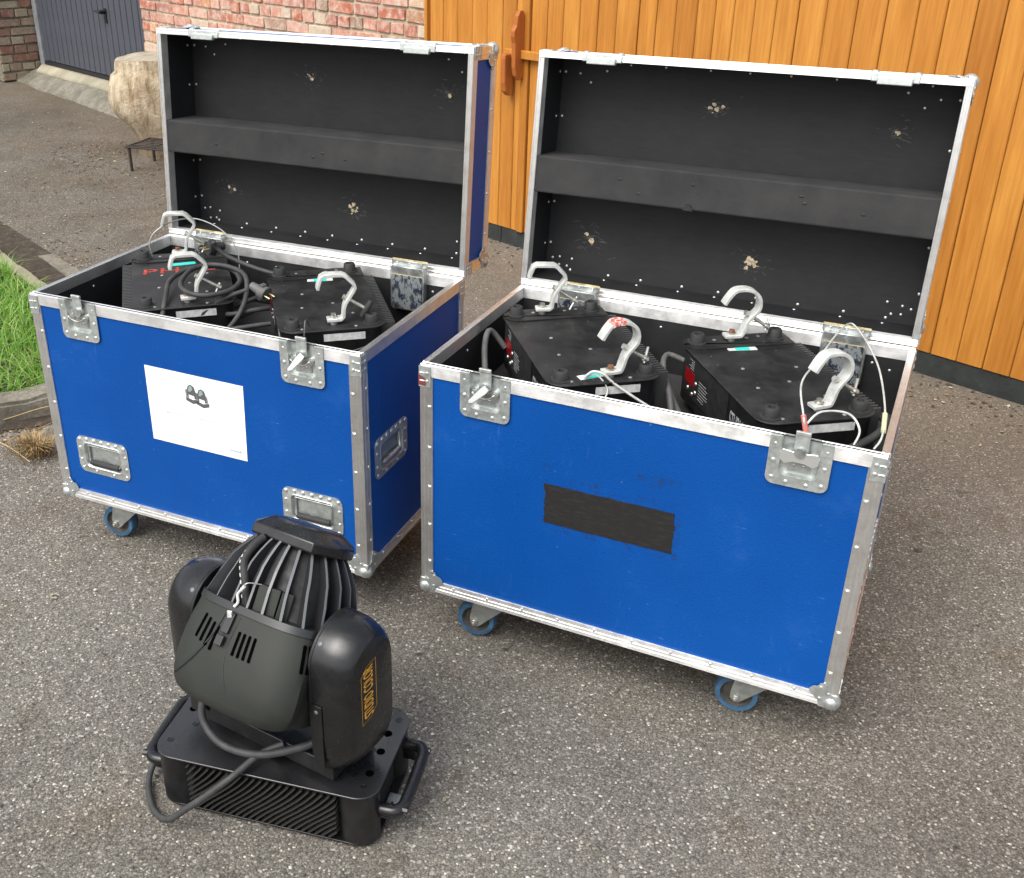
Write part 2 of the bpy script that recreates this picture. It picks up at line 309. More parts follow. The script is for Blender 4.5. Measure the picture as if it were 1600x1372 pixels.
class MB:
    def __init__(s): s.v = []; s.f = []; s.m = []
    def add(s, vs, fs, mat=0, X=None):
        o = len(s.v)
        s.v += [tuple(X @ Vector(p)) if X else tuple(p) for p in vs]
        for k, f in enumerate(fs):
            s.f.append(tuple(i + o for i in f)); s.m.append(mat[k] if isinstance(mat, (list, tuple)) else mat)
        return s
    def box(s, c, d, mat=0, X=None):
        x, y, z = (k / 2 for k in d); a, b, e = c
        vs = [(a + i * x, b + j * y, e + k * z) for k in (-1, 1) for j in (-1, 1) for i in (-1, 1)]
        return s.add(vs, [(0, 2, 3, 1), (4, 5, 7, 6), (0, 1, 5, 4), (2, 6, 7, 3), (0, 4, 6, 2), (1, 3, 7, 5)], mat, X)
    def span(s, x0, x1, y0, y1, z0, z1, mat=0, X=None):
        return s.box(((x0 + x1) / 2, (y0 + y1) / 2, (z0 + z1) / 2), (x1 - x0, y1 - y0, z1 - z0), mat, X)
    def prism(s, out, z0, z1, mat=0, X=None):
        n = len(out); vs = [(p[0], p[1], z0) for p in out] + [(p[0], p[1], z1) for p in out]
        fs = [tuple(range(n - 1, -1, -1)), tuple(range(n, 2 * n))] + [(i, (i + 1) % n, n + (i + 1) % n, n + i) for i in range(n)]
        return s.add(vs, fs, mat, X)
    def cyl(s, p0, p1, r0, r1=None, n=12, mat=0, X=None, cap=True):
        r1 = r0 if r1 is None else r1; p0, p1 = Vector(p0), Vector(p1); d = (p1 - p0).normalized()
        u = d.orthogonal().normalized(); w = d.cross(u)
        vs = [tuple(p + (u * math.cos(2 * math.pi * i / n) + w * math.sin(2 * math.pi * i / n)) * r) for p, r in ((p0, r0), (p1, r1)) for i in range(n)]
        fs = [(i, (i + 1) % n, n + (i + 1) % n, n + i) for i in range(n)]
        if cap: fs += [tuple(range(n - 1, -1, -1)), tuple(range(n, 2 * n))]
        return s.add(vs, fs, mat, X)
    def tube(s, pts, r, n=8, closed=False, mat=0, X=None):
        P = [Vector(p) for p in pts]; N = len(P); rs = r if isinstance(r, (list, tuple)) else [r] * N
        vs = []; up = None
        for i in range(N):
            a = P[(i - 1) % N] if closed or i > 0 else P[i]; b = P[(i + 1) % N] if closed or i < N - 1 else P[i]
            d = (b - a).normalized()
            up = d.orthogonal().normalized() if up is None else (up - d * up.dot(d)).normalized()
            w = d.cross(up)
            for k in range(n):
                t = 2 * math.pi * k / n; vs.append(tuple(P[i] + (up * math.cos(t) + w * math.sin(t)) * rs[i]))
        fs = []
        for i in range(N if closed else N - 1):
            j = (i + 1) % N
            fs += [(i * n + k, i * n + (k + 1) % n, j * n + (k + 1) % n, j * n + k) for k in range(n)]
        if not closed: fs += [tuple(range(n - 1, -1, -1)), tuple(range((N - 1) * n, N * n))]
        return s.add(vs, fs, mat, X)
    def lathe(s, prof, n=16, mat=0, X=None, ring=False):
        """profile of (radius, z), turned about z"""
        vs = [(r * math.cos(2 * math.pi * k / n), r * math.sin(2 * math.pi * k / n), z) for r, z in prof for k in range(n)]
        fs = [(i * n + k, i * n + (k + 1) % n, (i + 1) * n + (k + 1) % n, (i + 1) * n + k) for i in range(len(prof) - 1) for k in range(n)]
        if ring: q = (len(prof) - 1) * n; fs += [(q + k, q + (k + 1) % n, (k + 1) % n, k) for k in range(n)]
        else: fs += [tuple(range(n - 1, -1, -1)), tuple(range((len(prof) - 1) * n, len(prof) * n))]
        return s.add(vs, fs, mat, X)
    def ball(s, c, r, n=12, mat=0, X=None, sc_=(1, 1, 1)):
        pr = [(max(.02, math.sin(math.pi * i / 8)) * r, -math.cos(math.pi * i / 8) * r) for i in range(9)]
        T = Matrix.Translation(c) @ Matrix.Diagonal((*sc_, 1))
        return s.lathe(pr, n, mat, (X @ T) if X else T)
    def rivet(s, c, nrm, r=.0042, h=.0022, mat=0, X=None):
        T = Matrix.Translation(c) @ Vector(nrm).to_track_quat('Z', 'Y').to_matrix().to_4x4()
        if X: T = X @ T
        return s.lathe([(r, -.0005), (r * .95, h * .45), (r * .62, h * .9), (r * .2, h)], 8, mat, T)
    def ribbon(s, path, width, thick, mat=0, X=None):
        """flat bar bent along a path in the local xz plane, width along y"""
        P = [Vector((p[0], 0, p[1])) for p in path]; N = len(P); vs = []
        for i in range(N):
            d = (P[min(i + 1, N - 1)] - P[max(i - 1, 0)]).normalized(); nn = Vector((-d.z, 0, d.x))
            for a, b in ((-1, -1), (1, -1), (1, 1), (-1, 1)):
                vs.append(tuple(P[i] + nn * (b * thick / 2) + Vector((0, a * width / 2, 0))))
        fs = [(3, 2, 1, 0), tuple((N - 1) * 4 + k for k in range(4))]
        for i in range(N - 1):
            fs += [(i * 4 + k, i * 4 + (k + 1) % 4, i * 4 + 4 + (k + 1) % 4, i * 4 + 4 + k) for k in range(4)]
        return s.add(vs, fs, mat, X)
    def mesh(s, name, mats):
        me = bpy.data.meshes.new(name); me.from_pydata(s.v, [], s.f)
        for m in (mats if isinstance(mats, (list, tuple)) else [mats]): me.materials.append(M[m] if isinstance(m, str) else m)
        me.polygons.foreach_set('material_index', s.m); me.update(); return me
    def build(s, name, mats, parent=None, smooth=None, bevel=0, seg=2, kind=None, label=None, loc=None, rot=None):
        me = s.mesh(name, mats)
        bm = bmesh.new(); bm.from_mesh(me); bmesh.ops.recalc_face_normals(bm, faces=bm.faces); bm.to_mesh(me); bm.free()
        return obj(name, me, parent, smooth, bevel, seg, kind, label, loc, rot)

def obj(name, me, parent=None, smooth=None, bevel=0, seg=2, kind=None, label=None, loc=None, rot=None):
    o = bpy.data.objects.new(name, me); COL.objects.link(o); o.parent = parent
    if loc is not None: o.location = loc
    if rot is not None: o.rotation_euler = rot
    if smooth is not None:
        me.polygons.foreach_set('use_smooth', [True] * len(me.polygons)); me.set_sharp_from_angle(angle=R(smooth))
    if bevel:
        m = o.modifiers.new('bevel', 'BEVEL'); m.width = bevel; m.segments = seg; m.limit_method = 'ANGLE'; m.angle_limit = R(40)
        if smooth is not None: m.harden_normals = False
    if kind: o['kind'] = kind
    if label: o['label'] = label
    return o

def thing(name, label, cat, loc=(0, 0, 0), rotz=0, group=None):
    o = bpy.data.objects.new(name, None); COL.objects.link(o); o.empty_display_size = .1
    o.location = loc; o.rotation_euler = (0, 0, rotz); o['label'] = label; o['category'] = cat
    if group: o['group'] = group
    return o
def tag(o, label, cat, group=None):
    o['label'] = label; o['category'] = cat
    if group: o['group'] = group
    return o
def smoothpath(pts, k=6, closed=False):
    """Catmull-Rom through the points"""
    P = [Vector(p) for p in pts]; N = len(P); out = []
    for i in range(N if closed else N - 1):
        g = lambda j: P[j % N] if closed else P[min(max(j, 0), N - 1)]
        a, b, c, d = g(i - 1), g(i), g(i + 1), g(i + 2)
        for q in range(k):
            t = q / k
            out.append(.5 * ((2 * b) + (c - a) * t + (2 * a - 5 * b + 4 * c - d) * t * t + (3 * b - a - 3 * c + d) * t ** 3))
    if not closed: out.append(P[-1])
    return out
def text_mesh(txt, size, ext=.0003, sx=1.0):
    cu = bpy.data.curves.new('t', 'FONT'); cu.body = txt; cu.size = size; cu.extrude = ext; cu.align_x = 'CENTER'; cu.align_y = 'CENTER'; cu.resolution_u = 3; cu.offset = size * .004
    to = bpy.data.objects.new('t', cu); COL.objects.link(to); bpy.context.view_layer.update()
    me = bpy.data.meshes.new_from_object(to.evaluated_get(bpy.context.evaluated_depsgraph_get()))
    bpy.data.objects.remove(to); bpy.data.curves.remove(cu)
    me.transform(Matrix.Diagonal((sx, 1, 1, 1))); return me
def addmesh(mb, me, X, mat=0):
    mb.add([tuple(v.co) for v in me.vertices], [tuple(p.vertices) for p in me.polygons], mat, X)

# ------------------------------------------------------------------ ground
def ground_z(x, y):
    t = max(0.0, y - 5.2); k = t * t / (t + .8) * .037
    side = min(1.0, max(0.0, (0.6 - x) / 1.2))
    return min(k, .9) * side
def ax(lo, hi, cuts):
    r = [lo]
    for step, to in cuts:
        while r[-1] < to - 1e-6: r.append(min(to, r[-1] + step))
    return r
xs = ax(-80, 80, [(12, -20), (2, -6), (.35, 4), (2, 20), (12, 80)]); ys = ax(-60, 100, [(10, -10), (2, 0), (.5, 5), (.25, 12), (2, 24), (12, 100)])
g = MB(); nx = len(xs)
g.v = [(x, y, ground_z(x, y) + .004 * noise.noise((x * .9, y * .9, 0)) * (1 if 0 < y < 12 and abs(x) < 6 else 0) - .004) for y in ys for x in xs]
g.f = [(j * nx + i, j * nx + i + 1, (j + 1) * nx + i + 1, (j + 1) * nx + i) for j in range(len(ys) - 1) for i in range(nx - 1)]; g.m = [0] * len(g.f)
o = g.build('ground', 'asphalt', smooth=80, kind='structure', label='worn grey tarmac yard with pale stone chips'); 

# loose chips of stone and litter lying on the tarmac
def scatter(name, mat, n, region, size, flat, label, zoff=0.0):
    mb = MB()
    for _ in range(n):
        x, y = region(); z = ground_z(x, y) + zoff; s = size * random.uniform(.45, 1.3)
        X = Matrix.Translation((x, y, z + s * flat * .25)) @ Matrix.Rotation(random.uniform(0, 6.28), 4, 'Z') @ Matrix.Rotation(random.uniform(-.3, .3), 4, 'X') @ Matrix.Diagonal((s, s * random.uniform(.5, .95), s * flat, 1))
        k = [(1, 0, 0), (.2, .9, .1), (-.9, .3, 0), (-.6, -.8, .1), (.5, -.7, 0), (.1, .05, 1), (0, 0, -.6)]
        mb.add(k, [(0, 1, 5), (1, 2, 5), (2, 3, 5), (3, 4, 5), (4, 0, 5), (1, 0, 6), (2, 1, 6), (3, 2, 6), (4, 3, 6), (0, 4, 6)], 0, X)
    o = mb.build(name, mat, kind='stuff'); tag(o, label, name.replace('_', ' ')); return o
def near_region():
    while True:
        y = 1.0 + 4.4 * random.random() ** 1.5; x = random.uniform(-.62, .78) * (y + .3)
        return x, y
scatter('stone_chips', 'stone_chip', 5200, near_region, .0042, .55, 'tiny pale and dark stone chips scattered over the tarmac')
def wall_region():
    s_ = random.uniform(-.4, 2.9); off = -abs(random.gauss(0, .16)) - .012
    return .2611 + s_ * .6718 + off * .7407, 5.6038 - s_ * .7407 + off * .6718
def kerb_region():
    t_ = random.random(); a = random.gauss(0, .13)
    return -2.3 + t_ * .9 + a * .7 + .12, 5.25 - t_ * 1.15 + abs(a) * .9 + .02
def stump_region(): return -2.25 + random.gauss(0, .22), 7.25 + random.gauss(0, .28)
def left_region():
    y = random.uniform(4.8, 8.6); return -2.0 - (y - 4.8) * .28 + random.gauss(.35, .5), y
def near_kerb_region():
    t_ = random.random(); f = abs(random.gauss(0, .06)) + .008
    return -2.35 + 1.33 * t_ + f * .46, 2.91 + .695 * t_ - f * .88
regs = [(near_kerb_region, 900), (wall_region, 520), (kerb_region, 1300), (stump_region, 420), (left_region, 800)]
pool = [r for r, k in regs for _ in range(k)]
it = iter(pool)
scatter('leaf_litter', 'leaf_litter', len(pool), lambda: next(it)(), .0085, .25, 'brown leaf litter and wood crumbs along kerb, stump and wall foot')
# a few pale spots of bird lime / mortar
mb = MB()
for (x, y, s) in ((-.05, 1.93, .016), (.02, 1.62, .013), (-.335, 1.22, .017), (.085, 2.02, .010), (-1.02, 2.33, .016), (-.86, 2.42, .010), (.30, 1.5, .012), (1.55, 2.9, .014), (.75, 1.55, .009), (.62, 1.3, .010), (-.9, 1.8, .008)):
    for _ in range(7):
        a = random.uniform(0, 6.28); q = s * random.uniform(.15, .42)
        px, py = x + math.cos(a) * s * .6, y + math.sin(a) * s * .6
        mb.add([(px + q * math.cos(k * 1.047 + a) * random.uniform(.7, 1.1), py + q * math.sin(k * 1.047 + a) * random.uniform(.6, 1.1), .0022 + .0004 * random.random()) for k in range(6)], [tuple(range(6))])
o = mb.build('pale_spots', 'concrete_pale', kind='stuff'); tag(o, 'small pale droppings and mortar crumbs on the tarmac', 'pale spots')

# ------------------------------------------------------------------ wall frame: x along wall to the right, y into the wall
WF = Matrix(((.6718, .7407, 0, .2611), (-.7407, .6718, 0, 5.6038), (0, 0, 1, 0), (0, 0, 0, 1)))
WROT = math.atan2(-.7407, .6718)
def wpt(s, off, z): return WF @ Vector((s, off, z))

def brick_variants(k):
    res = []
    for i in range(k):
        me = bpy.data.meshes.new('brick'); bm = bmesh.new(); bmesh.ops.create_cube(bm, size=1)
        bmesh.ops.bevel(bm, geom=[e for e in bm.edges], offset=.05, segments=1, affect='EDGES')
        for v_ in bm.verts: v_.co += Vector((random.uniform(-.02, .02), random.uniform(-.04, .04), random.uniform(-.035, .035)))
        bm.to_mesh(me); bm.free(); res.append(me)
    return res
def brick_wall(name, label, origin, rotz, length, height, zmin, zmax, mat, mort, ch=.0735, depth=.10, seed=1, lowcap=0.0):
    """a wall of single bricks; bricks between zmin and zmax are parts, those outside it are joined"""
    random.seed(seed)
    w = thing(name, label, 'wall', origin, rotz)
    MB().span(0, length, .010, depth + .02, lowcap, height).build('mortar_bed', mort, w)
    var = brick_variants(5)
    for m_ in var: m_.materials.append(M[mat])
    rest = MB(); row = 0; z = lowcap + .006
    while z + ch < height:
        x = .004; header = row % 3 == 1
        first = True
        while x < length - .03:
            L = (.105 if header else .218) * random.uniform(.95, 1.05)
            if not header and random.random() < .16: L = .105
            if first and row % 2: L *= .55
            first = False
            L = min(L, length - x - .004)
            cx, cz = x + L / 2, z + (ch - .010) / 2
            if L > .03:
                sc_ = (L, .05, (ch - .014) * random.uniform(.88, 1.05)); pos = (cx, .025 + random.uniform(-.006, .004), cz + random.uniform(-.002, .002)); ry = random.gauss(0, .010)
                if zmin <= cz <= zmax:
                    b = bpy.data.objects.new('brick', random.choice(var)); COL.objects.link(b); b.parent = w
                    b.location = pos; b.scale = sc_; b.rotation_euler = (0, ry, 0)
                else:
                    rest.box(pos, sc_)
            x += L + random.uniform(.009, .014)
        z += ch; row += 1
    if rest.v: rest.build('brick_courses', mat, w, kind='stuff')
    return w
def wall_z(s): return 0.0
brick_wall('brick_wall', 'weathered red brick wall with smeared mortar left of the wooden doors', WF @ Vector((-3.66, .02, 0)), WROT, 3.19, 2.5, .58, 1.62, 'red_brick', 'mortar', .0735, .12, 3)
PX = WROT + math.pi / 2
po = wpt(-5.47, -.36, 0)
brick_wall('brick_pier', 'grimy grey brown brick pier left of the slate grey garage door', wpt(-5.80, -.245, .0), PX, .36, 2.5, .2, 1.45, 'grimy_brick', 'mortar_grimy', .0735, .22, 5, .15)

# ------------------------------------------------------------------ slate grey garage door
gd = thing('garage_door', 'slate grey up and over garage door with vertical ribs and black handle', 'garage door', wpt(-5.76, .10, .287), WROT)
GW = 2.10
MB().span(.0, GW, .022, .05, 0, 2.1).build('backing_sheet', 'slate_grey_paint', gd)
n = 21; stp = (GW - .10) / n
sl = MB().prism([(0, 0), (.006, -.014), (stp - .010, -.014), (stp - .004, 0)], 0, 2.06)
slm = sl.mesh('slat', 'slate_grey_paint')
for i in range(n): obj('slat', slm, gd, loc=(.09 + i * stp, .021, .03))
MB().span(.03, GW, -.004, .021, -.012, .022).build('bottom_rail', 'black_matt', gd)
MB().span(.0, .078, -.012, .021, -.02, 2.1).build('side_post', 'pale_grey_paint', gd, bevel=.004)
mb = MB(); mb.cyl((1.36, .004, .52), (1.36, -.045, .52), .016); mb.tube([(1.36, -.04, .52), (1.32, -.046, .522), (1.27, -.044, .524)], .009)
mb.box((1.36, .004, .49), (.035, .008, .11)); mb.build('handle', 'black_plastic', gd, smooth=40)
MB().span(-.06, GW + .1, .06, .2, -.2, 2.6).build('door_recess', 'black_matt', gd)

# concrete apron in front of the garage door
ap = MB(); N = 40; rows = []
for i in range(N + 1):
    s_ = -6.6 + i * (3.3 / N); f = -.13 + .03 * noise.noise((s_ * 3.1, 1, 0)) + .02 * noise.noise((s_ * 9, 2, 0))
    gz = lambda off: ground_z(*wpt(s_, off, 0)[:2])
    rows.append([wpt(s_, f - .012, gz(f) - .02), wpt(s_, f, gz(f) + .016 + .008 * noise.noise((s_ * 7, 4, 0))), wpt(s_, -.07, .175 + .006 * noise.noise((s_ * 5, 7, 0))), wpt(s_, .0, .212), wpt(s_, .06, .232)])
for r_ in rows: ap.v += [tuple(q) for q in r_]
ap.f = [(i * 5 + k, (i + 1) * 5 + k, (i + 1) * 5 + k + 1, i * 5 + k + 1) for i in range(N) for k in range(4)]; ap.m = [0] * len(ap.f)
o = ap.build('concrete_apron', 'concrete', kind='structure', label='cracked mossy concrete apron before the grey garage door', smooth=30)
sl_ = MB(); sl_.prism([(-.075, -.01), (.03, -.01), (.03, .052), (-.02, .050), (-.070, .010)], 0, 2.3, 0, Matrix(((0, 0, 1, 0), (1, 0, 0, 0), (0, 1, 0, 0), (0, 0, 0, 1))))
sl_.build('door_sill', 'concrete_pale', loc=wpt(-5.70, .085, .226), rot=(0, 0, WROT), bevel=.006, kind='structure', label='pale sloping cement sill under the grey garage door')

# ------------------------------------------------------------------ wooden doors and cladding
def boards(root, s0, edges, z0, z1, mat, th=.022):
    for a, b in zip(edges[:-1], edges[1:]):
        w_ = b - a - random.uniform(.002, .0038); y = -th + random.uniform(0, .0016)
        mb = MB().prism([(0, 0), (0, y + .004), (.004, y), (w_ - .004, y), (w_, y + .004), (w_, 0)], 0, z1 - z0)
        mb.build('board', mat, root, loc=(a - s0 + .0017, 0, z0))
DZ = 2.35
def s_of(px):   # wall coordinate of a board joint from measurements of the photograph at the image's top edge
    T = [(668, -.4738), (690, -.365), (718, -.2307), (742, -.1192), (766, -.0108), (790, .0945), (1003, .9154), (1050, 1.0728), (1100, 1.2323), (1441, 2.1411), (1486, 2.2419), (1533, 2.3433), (1580, 2.4409)]
    for (a, sa), (b, sb) in zip(T[:-1], T[1:]):
        if px <= b or b == 1580: return sa + (sb - sa) * (px - a) / (b - a)
def wood_root(name, label, s): 
    return thing(name, label, 'door' if 'door' in name else 'wall', wpt(s, 0, 0), WROT)
ZB = .088
s0 = s_of(668.5)
fr = thing('door_frame', 'narrow varnished wooden door frame post against the brick wall', 'door frame', wpt(s0, 0, 0), WROT)
MB().span(0, s_of(673.2) - s0, -.03, .12, ZB, DZ).build('post', 'varnished_wood', fr, bevel=.003)
MB().span(s_of(673.6) - s0, s_of(675.6) - s0, -.012, .12, ZB, DZ).build('stop_bead', 'varnished_wood_dark', fr)
s1 = s_of(676.2)
d1 = wood_root('wooden_door', 'varnished orange board door with wooden pull, beside the brick wall', s1)
boards(d1, s1, [s1, s_of(696.4), s_of(719), s_of(742.5), s_of(766), s_of(790.6), s_of(814.7), s_of(826)], ZB, DZ, 'varnished_wood')
s2 = s_of(827)
boards(d1, s1, [s2, s_of(839)], ZB, DZ, 'varnished_wood', .032)
s3 = s_of(840)
d2 = wood_root('wooden_door', 'varnished orange board door in the middle, behind the right hand case lid', s3)
e2 = [s3, s_of(866), s_of(892), s_of(917.5), s_of(945), s_of(972), s_of(1003.5)]
boards(d2, s3, e2, ZB, DZ, 'varnished_wood')
s4 = s_of(1004.5)
e4 = [s4] + [s_of(p) for p in (1032, 1062, 1095, 1127, 1160, 1195, 1230, 1267, 1310, 1355, 1398, 1441, 1486, 1533, 1580)]
while e4[-1] < 4.4: e4.append(e4[-1] + .0985)
wc = thing('wooden_cladding', 'wide paler varnished boarding right of the doors', 'wall', wpt(s4, 0, 0), WROT)
boards(wc, s4, e4, ZB, DZ, 'varnished_wood')
for root, a, b in ((d1, s1, s2 + .03), (d2, s3, s4 - .002), (wc, s4, e4[-1])):
    MB().span(0, b - a, .0, .06, ZB, DZ).build('backing', 'groove_dark', root)
pl = thing('dark_plinth', 'scuffed black green plinth at the foot of the wooden boards', 'plinth', wpt(s0, 0, 0), WROT)
x = 0.0; random.seed(4)
while x < 4.7:
    L = random.uniform(.5, .9); MB().span(x, x + L - .003, -.014 + random.uniform(-.003, .003), .06, -.05, ZB - .004).build('plinth_board', 'plinth_dark', pl, bevel=.004); x += L
# wooden pull handle with drop bar
dl = thing('door_latch', 'dark wooden door latch with shaped pull and drop bar', 'latch', wpt(s_of(800), -.02, 0), WROT)
bx = s_of(826) - s_of(800)
out = [(-.0, .80), (.028, .80), (.035, .86), (.046, .93), (.06, .985), (.064, 1.05), (.06, 1.10), (.04, 1.135), (.012, 1.135), (0, 1.09)]
X = Matrix.Translation((bx + .012, -.012, .0)) @ Matrix(((0, 0, 1, 0), (-1, 0, 0, 0), (0, 1, 0, 0), (0, 0, 0, 1)))
out2 = [(.0, .855), (.030, .845), (.050, .87), (.060, .91), (.062, 1.02), (.072, 1.05), (.072, 1.075), (.055, 1.10), (.050, 1.14), (.034, 1.165), (.012, 1.165), (0, 1.14)]
MB().prism(out2, -.013, .013, 0, X).build('latch_guide', 'varnished_wood_dark', dl, bevel=.004)
out3 = [(.0, .77), (.03, .765), (.055, .79), (.064, .83), (.066, .94), (.062, .965), (.0, .965)]
MB().prism(out3, -.016, .016, 0, Matrix.Translation((bx - .055, -.012, .0)) @ Matrix(((0, 0, 1, 0), (-1, 0, 0, 0), (0, 1, 0, 0), (0, 0, 0, 1)))).build('pull', 'varnished_wood_dark', dl, bevel=.007, seg=3)
MB().span(bx - .085, bx + .62, -.034, -.010, .945, .985).build('drop_bar', 'varnished_wood', dl, bevel=.004)

# ------------------------------------------------------------------ kerbs, grass bed
def kerb(name, label, a, b, w_, h, piece, z=0.0, mat='concrete', seed=2):
    random.seed(seed); a, b = Vector(a), Vector(b); d = (b - a); L = d.length; ang = math.atan2(d.y, d.x)
    k = thing(name, label, 'kerb', (a.x, a.y, z), ang); x = 0
    while x < L:
        l_ = min(piece * random.uniform(.9, 1.1), L - x)
        bm = bmesh.new(); bmesh.ops.create_cube(bm, size=1); bmesh.ops.scale(bm, vec=(l_ - .008, w_, h + .1), verts=bm.verts)
        bmesh.ops.translate(bm, vec=(x + l_ / 2, w_ / 2, h / 2 - .05), verts=bm.verts)
        bmesh.ops.bevel(bm, geom=list(bm.edges), offset=.014, segments=2, affect='EDGES')
        bmesh.ops.subdivide_edges(bm, edges=[e for e in bm.edges if e.calc_length() > .1], cuts=7, use_grid_fill=True)
        for v_ in bm.verts: v_.co += noise.noise_vector(v_.co * 14 + Vector((seed * 3, 0, 0))) * .012 + noise.noise_vector(v_.co * 45) * .004
        me = bpy.data.meshes.new('kerb_stone'); bm.to_mesh(me); bm.free(); me.materials.append(M[mat])
        obj('kerb_stone', me, k, smooth=50); x += l_
    return k
kerb('kerb', 'weathered stone kerb on the near side of the grass', (-2.35, 2.91), (-1.02, 3.605), .12, .080, .62, 0, 'concrete', 2)
kerb('kerb', 'low pale kerb along the far side of the grass', (-3.6, 6.85), (-1.09, 3.66), .085, .040, .70, 0, 'concrete_pale', 6)
kerb('kerb', 'flat concrete strip sunk in the tarmac behind the grass', (-2.05, 5.22), (-1.25, 4.20), .10, .012, .55, 0, 'concrete', 9)
# soil gutter between the two far strips
mb = MB().add([(-3.5, 6.95, .006), (-3.42, 7.06, .006), (-1.0, 4.05, .006), (-1.05, 3.72, .006)], [(0, 1, 2, 3)]); mb.build('soil_gutter', 'soil', kind='structure', label='dark soil gutter behind the far kerb')
NK = (Vector((-2.35, 2.91)), Vector((-1.02, 3.605))); FK = (Vector((-3.6, 6.85)), Vector((-1.09, 3.66)))
mb = MB().add([(-2.38, 2.99, .050), (-1.08, 3.67, .050), (-3.6, 6.86, .038), (-6, 6.4, .05), (-6, 2.9, .05)], [(0, 1, 2, 3, 4)]); mb.build('soil_bed', 'soil', kind='structure', label='earth under the grass')
random.seed(21); mb = MB()
def in_bed(x, y):
    n1 = Vector((NK[1].y - NK[0].y, -(NK[1].x - NK[0].x))).normalized(); p = Vector((x, y))
    a = (p - NK[0]).dot(n1); n2 = Vector((FK[1].y - FK[0].y, -(FK[1].x - FK[0].x))).normalized(); b = (p - FK[0]).dot(n2)
    return a < -.10 and b > .008
cnt = 0
while cnt < 15000:
    x, y = random.uniform(-3.0, -1.05), random.uniform(3.0, 5.7)
    if not in_bed(x, y): continue
    cnt += 1
    h = random.uniform(.035, .115) * (1 + .35 * noise.noise((x * 5, y * 5, 0))); w_ = random.uniform(.0022, .0048); a = random.uniform(0, 6.28); ln = random.uniform(.2, 1.7) * h
    dx, dy = math.cos(a), math.sin(a); tx, ty = -dy * w_, dx * w_; P = []
    for k in range(4):
        u = k / 3; f = ln * u * u; zz = .042 + h * (u - .35 * u * u * (ln / h)); q = 1 - .9 * u
        P += [(x + dx * f - tx * q, y + dy * f - ty * q, zz), (x + dx * f + tx * q, y + dy * f + ty * q, zz)]
    mb.add(P, [(0, 1, 3, 2), (2, 3, 5, 4), (4, 5, 7, 6)])
o = mb.build('grass', 'grass_blade', smooth=60, kind='stuff'); tag(o, 'unmown bright green grass between the two kerbs', 'grass')
mb = MB(); random.seed(5)
for _ in range(420):
    a = random.uniform(0, 6.28); r0 = abs(random.gauss(0, .035)); x, y = -1.335 + r0 * math.cos(a), 3.125 + r0 * math.sin(a) * .8
    L = random.uniform(.03, .085); q = random.uniform(.2, 1.2); w_ = .0014
    p0 = Vector((x, y, 0)); p1 = p0 + Vector((math.cos(a) * L * q * .5, math.sin(a) * L * q * .5, L * .65)); p2 = p0 + Vector((math.cos(a) * L * q, math.sin(a) * L * q, L * .72)); t_ = Vector((-math.sin(a), math.cos(a), 0)) * w_
    mb.add([p0 - t_, p0 + t_, p1 - t_, p1 + t_, p2], [(0, 1, 3, 2), (2, 3, 4)])
o = mb.build('dry_grass_tuft', 'straw', kind='stuff'); tag(o, 'dry straw coloured grass tuft at the kerb foot by the left case', 'dry grass')
for i, (a, b, r_) in enumerate((((-1.60, 3.22, .01), (-1.33, 3.05, .012), .0022), ((-1.52, 3.34, .02), (-1.20, 3.42, .05), .0017), ((-1.42, 3.20, .015), (-1.22, 3.40, .02), .0016))):
    m_ = [(a[k] + b[k]) / 2 + (.02 if k == 2 else .01) for k in range(3)]
    o = MB().tube(smoothpath([a, m_, b], 4), r_, 5).build('straw_stalk', 'straw', smooth=60)
    tag(o, ('long dry stalk curling out over the tarmac before the near kerb', 'upper dry stalk leaning on the near kerb by the case', 'lower dry stalk lying along the near kerb foot')[i], 'stalk', 'dry stalks by the kerb')

mb = MB(); N = 24; q_ = []
for i in range(N + 1):
    t_ = i / N; b_ = Vector((-2.35 + 1.33 * t_, 2.91 + .695 * t_)); d_ = .07 + .045 * noise.noise((t_ * 9, 3, 0)); q_.append((b_ + Vector((-.005, .01)), b_ + Vector((.46, -.88)) * d_))
for i in range(N): mb.add([(*q_[i][0], .006), (*q_[i][1], .002), (*q_[i + 1][1], .002), (*q_[i + 1][0], .006)], [(0, 1, 2, 3)])
mb.build('soil_gutter', 'soil', kind='structure', label='dirt gathered at the foot of the near kerb')

# ------------------------------------------------------------------ tree stump and wire stand
st = thing('tree_stump', 'pale barkless tree stump standing behind the left case', 'stump', (-1.87, 7.42, ground_z(-1.87, 7.42) - .01))
prof = [(0, .275, .085), (.05, .262, .08), (.12, .262, .07), (.19, .275, .06), (.25, .300, .02), (.31, .318, -.012), (.39, .322, -.018), (.46, .318, -.015), (.53, .312, -.008), (.555, .296, .006), (.60, .300, .010), (.645, .296, .012)]
mb = MB(); n = 40
for z, r_, cx_ in prof:
    for k in range(n):
        a = 2 * math.pi * k / n
        q = r_ * (1 + .10 * noise.noise((math.cos(a) * 1.6, math.sin(a) * 1.6, z * 2.2)) + .09 * noise.noise((math.cos(a) * 5, math.sin(a) * 5, z * 2.5)))
        mb.v.append((cx_ + q * math.cos(a), q * .8 * math.sin(a), z * .98 + .015 * noise.noise((a, z, 3)) + (.015 * math.cos(a) if z > .63 else 0)))
mb.f = [(i * n + k, i * n + (k + 1) % n, (i + 1) * n + (k + 1) % n, (i + 1) * n + k) for i in range(len(prof) - 1) for k in range(n)]
mb.m = [0] * len(mb.f); mb.f.append(tuple(range((len(prof) - 1) * n, len(prof) * n))); mb.m.append(1)
mb.build('trunk', ['stump_wood', 'stump_top'], st, smooth=50)
mb = MB().ball((0, 0, 0), .04, 12, 0, None, (1, .5, 1.2)); mb.build('knot', 'rusty_iron', st, smooth=60, loc=(.13, -.225, .37))
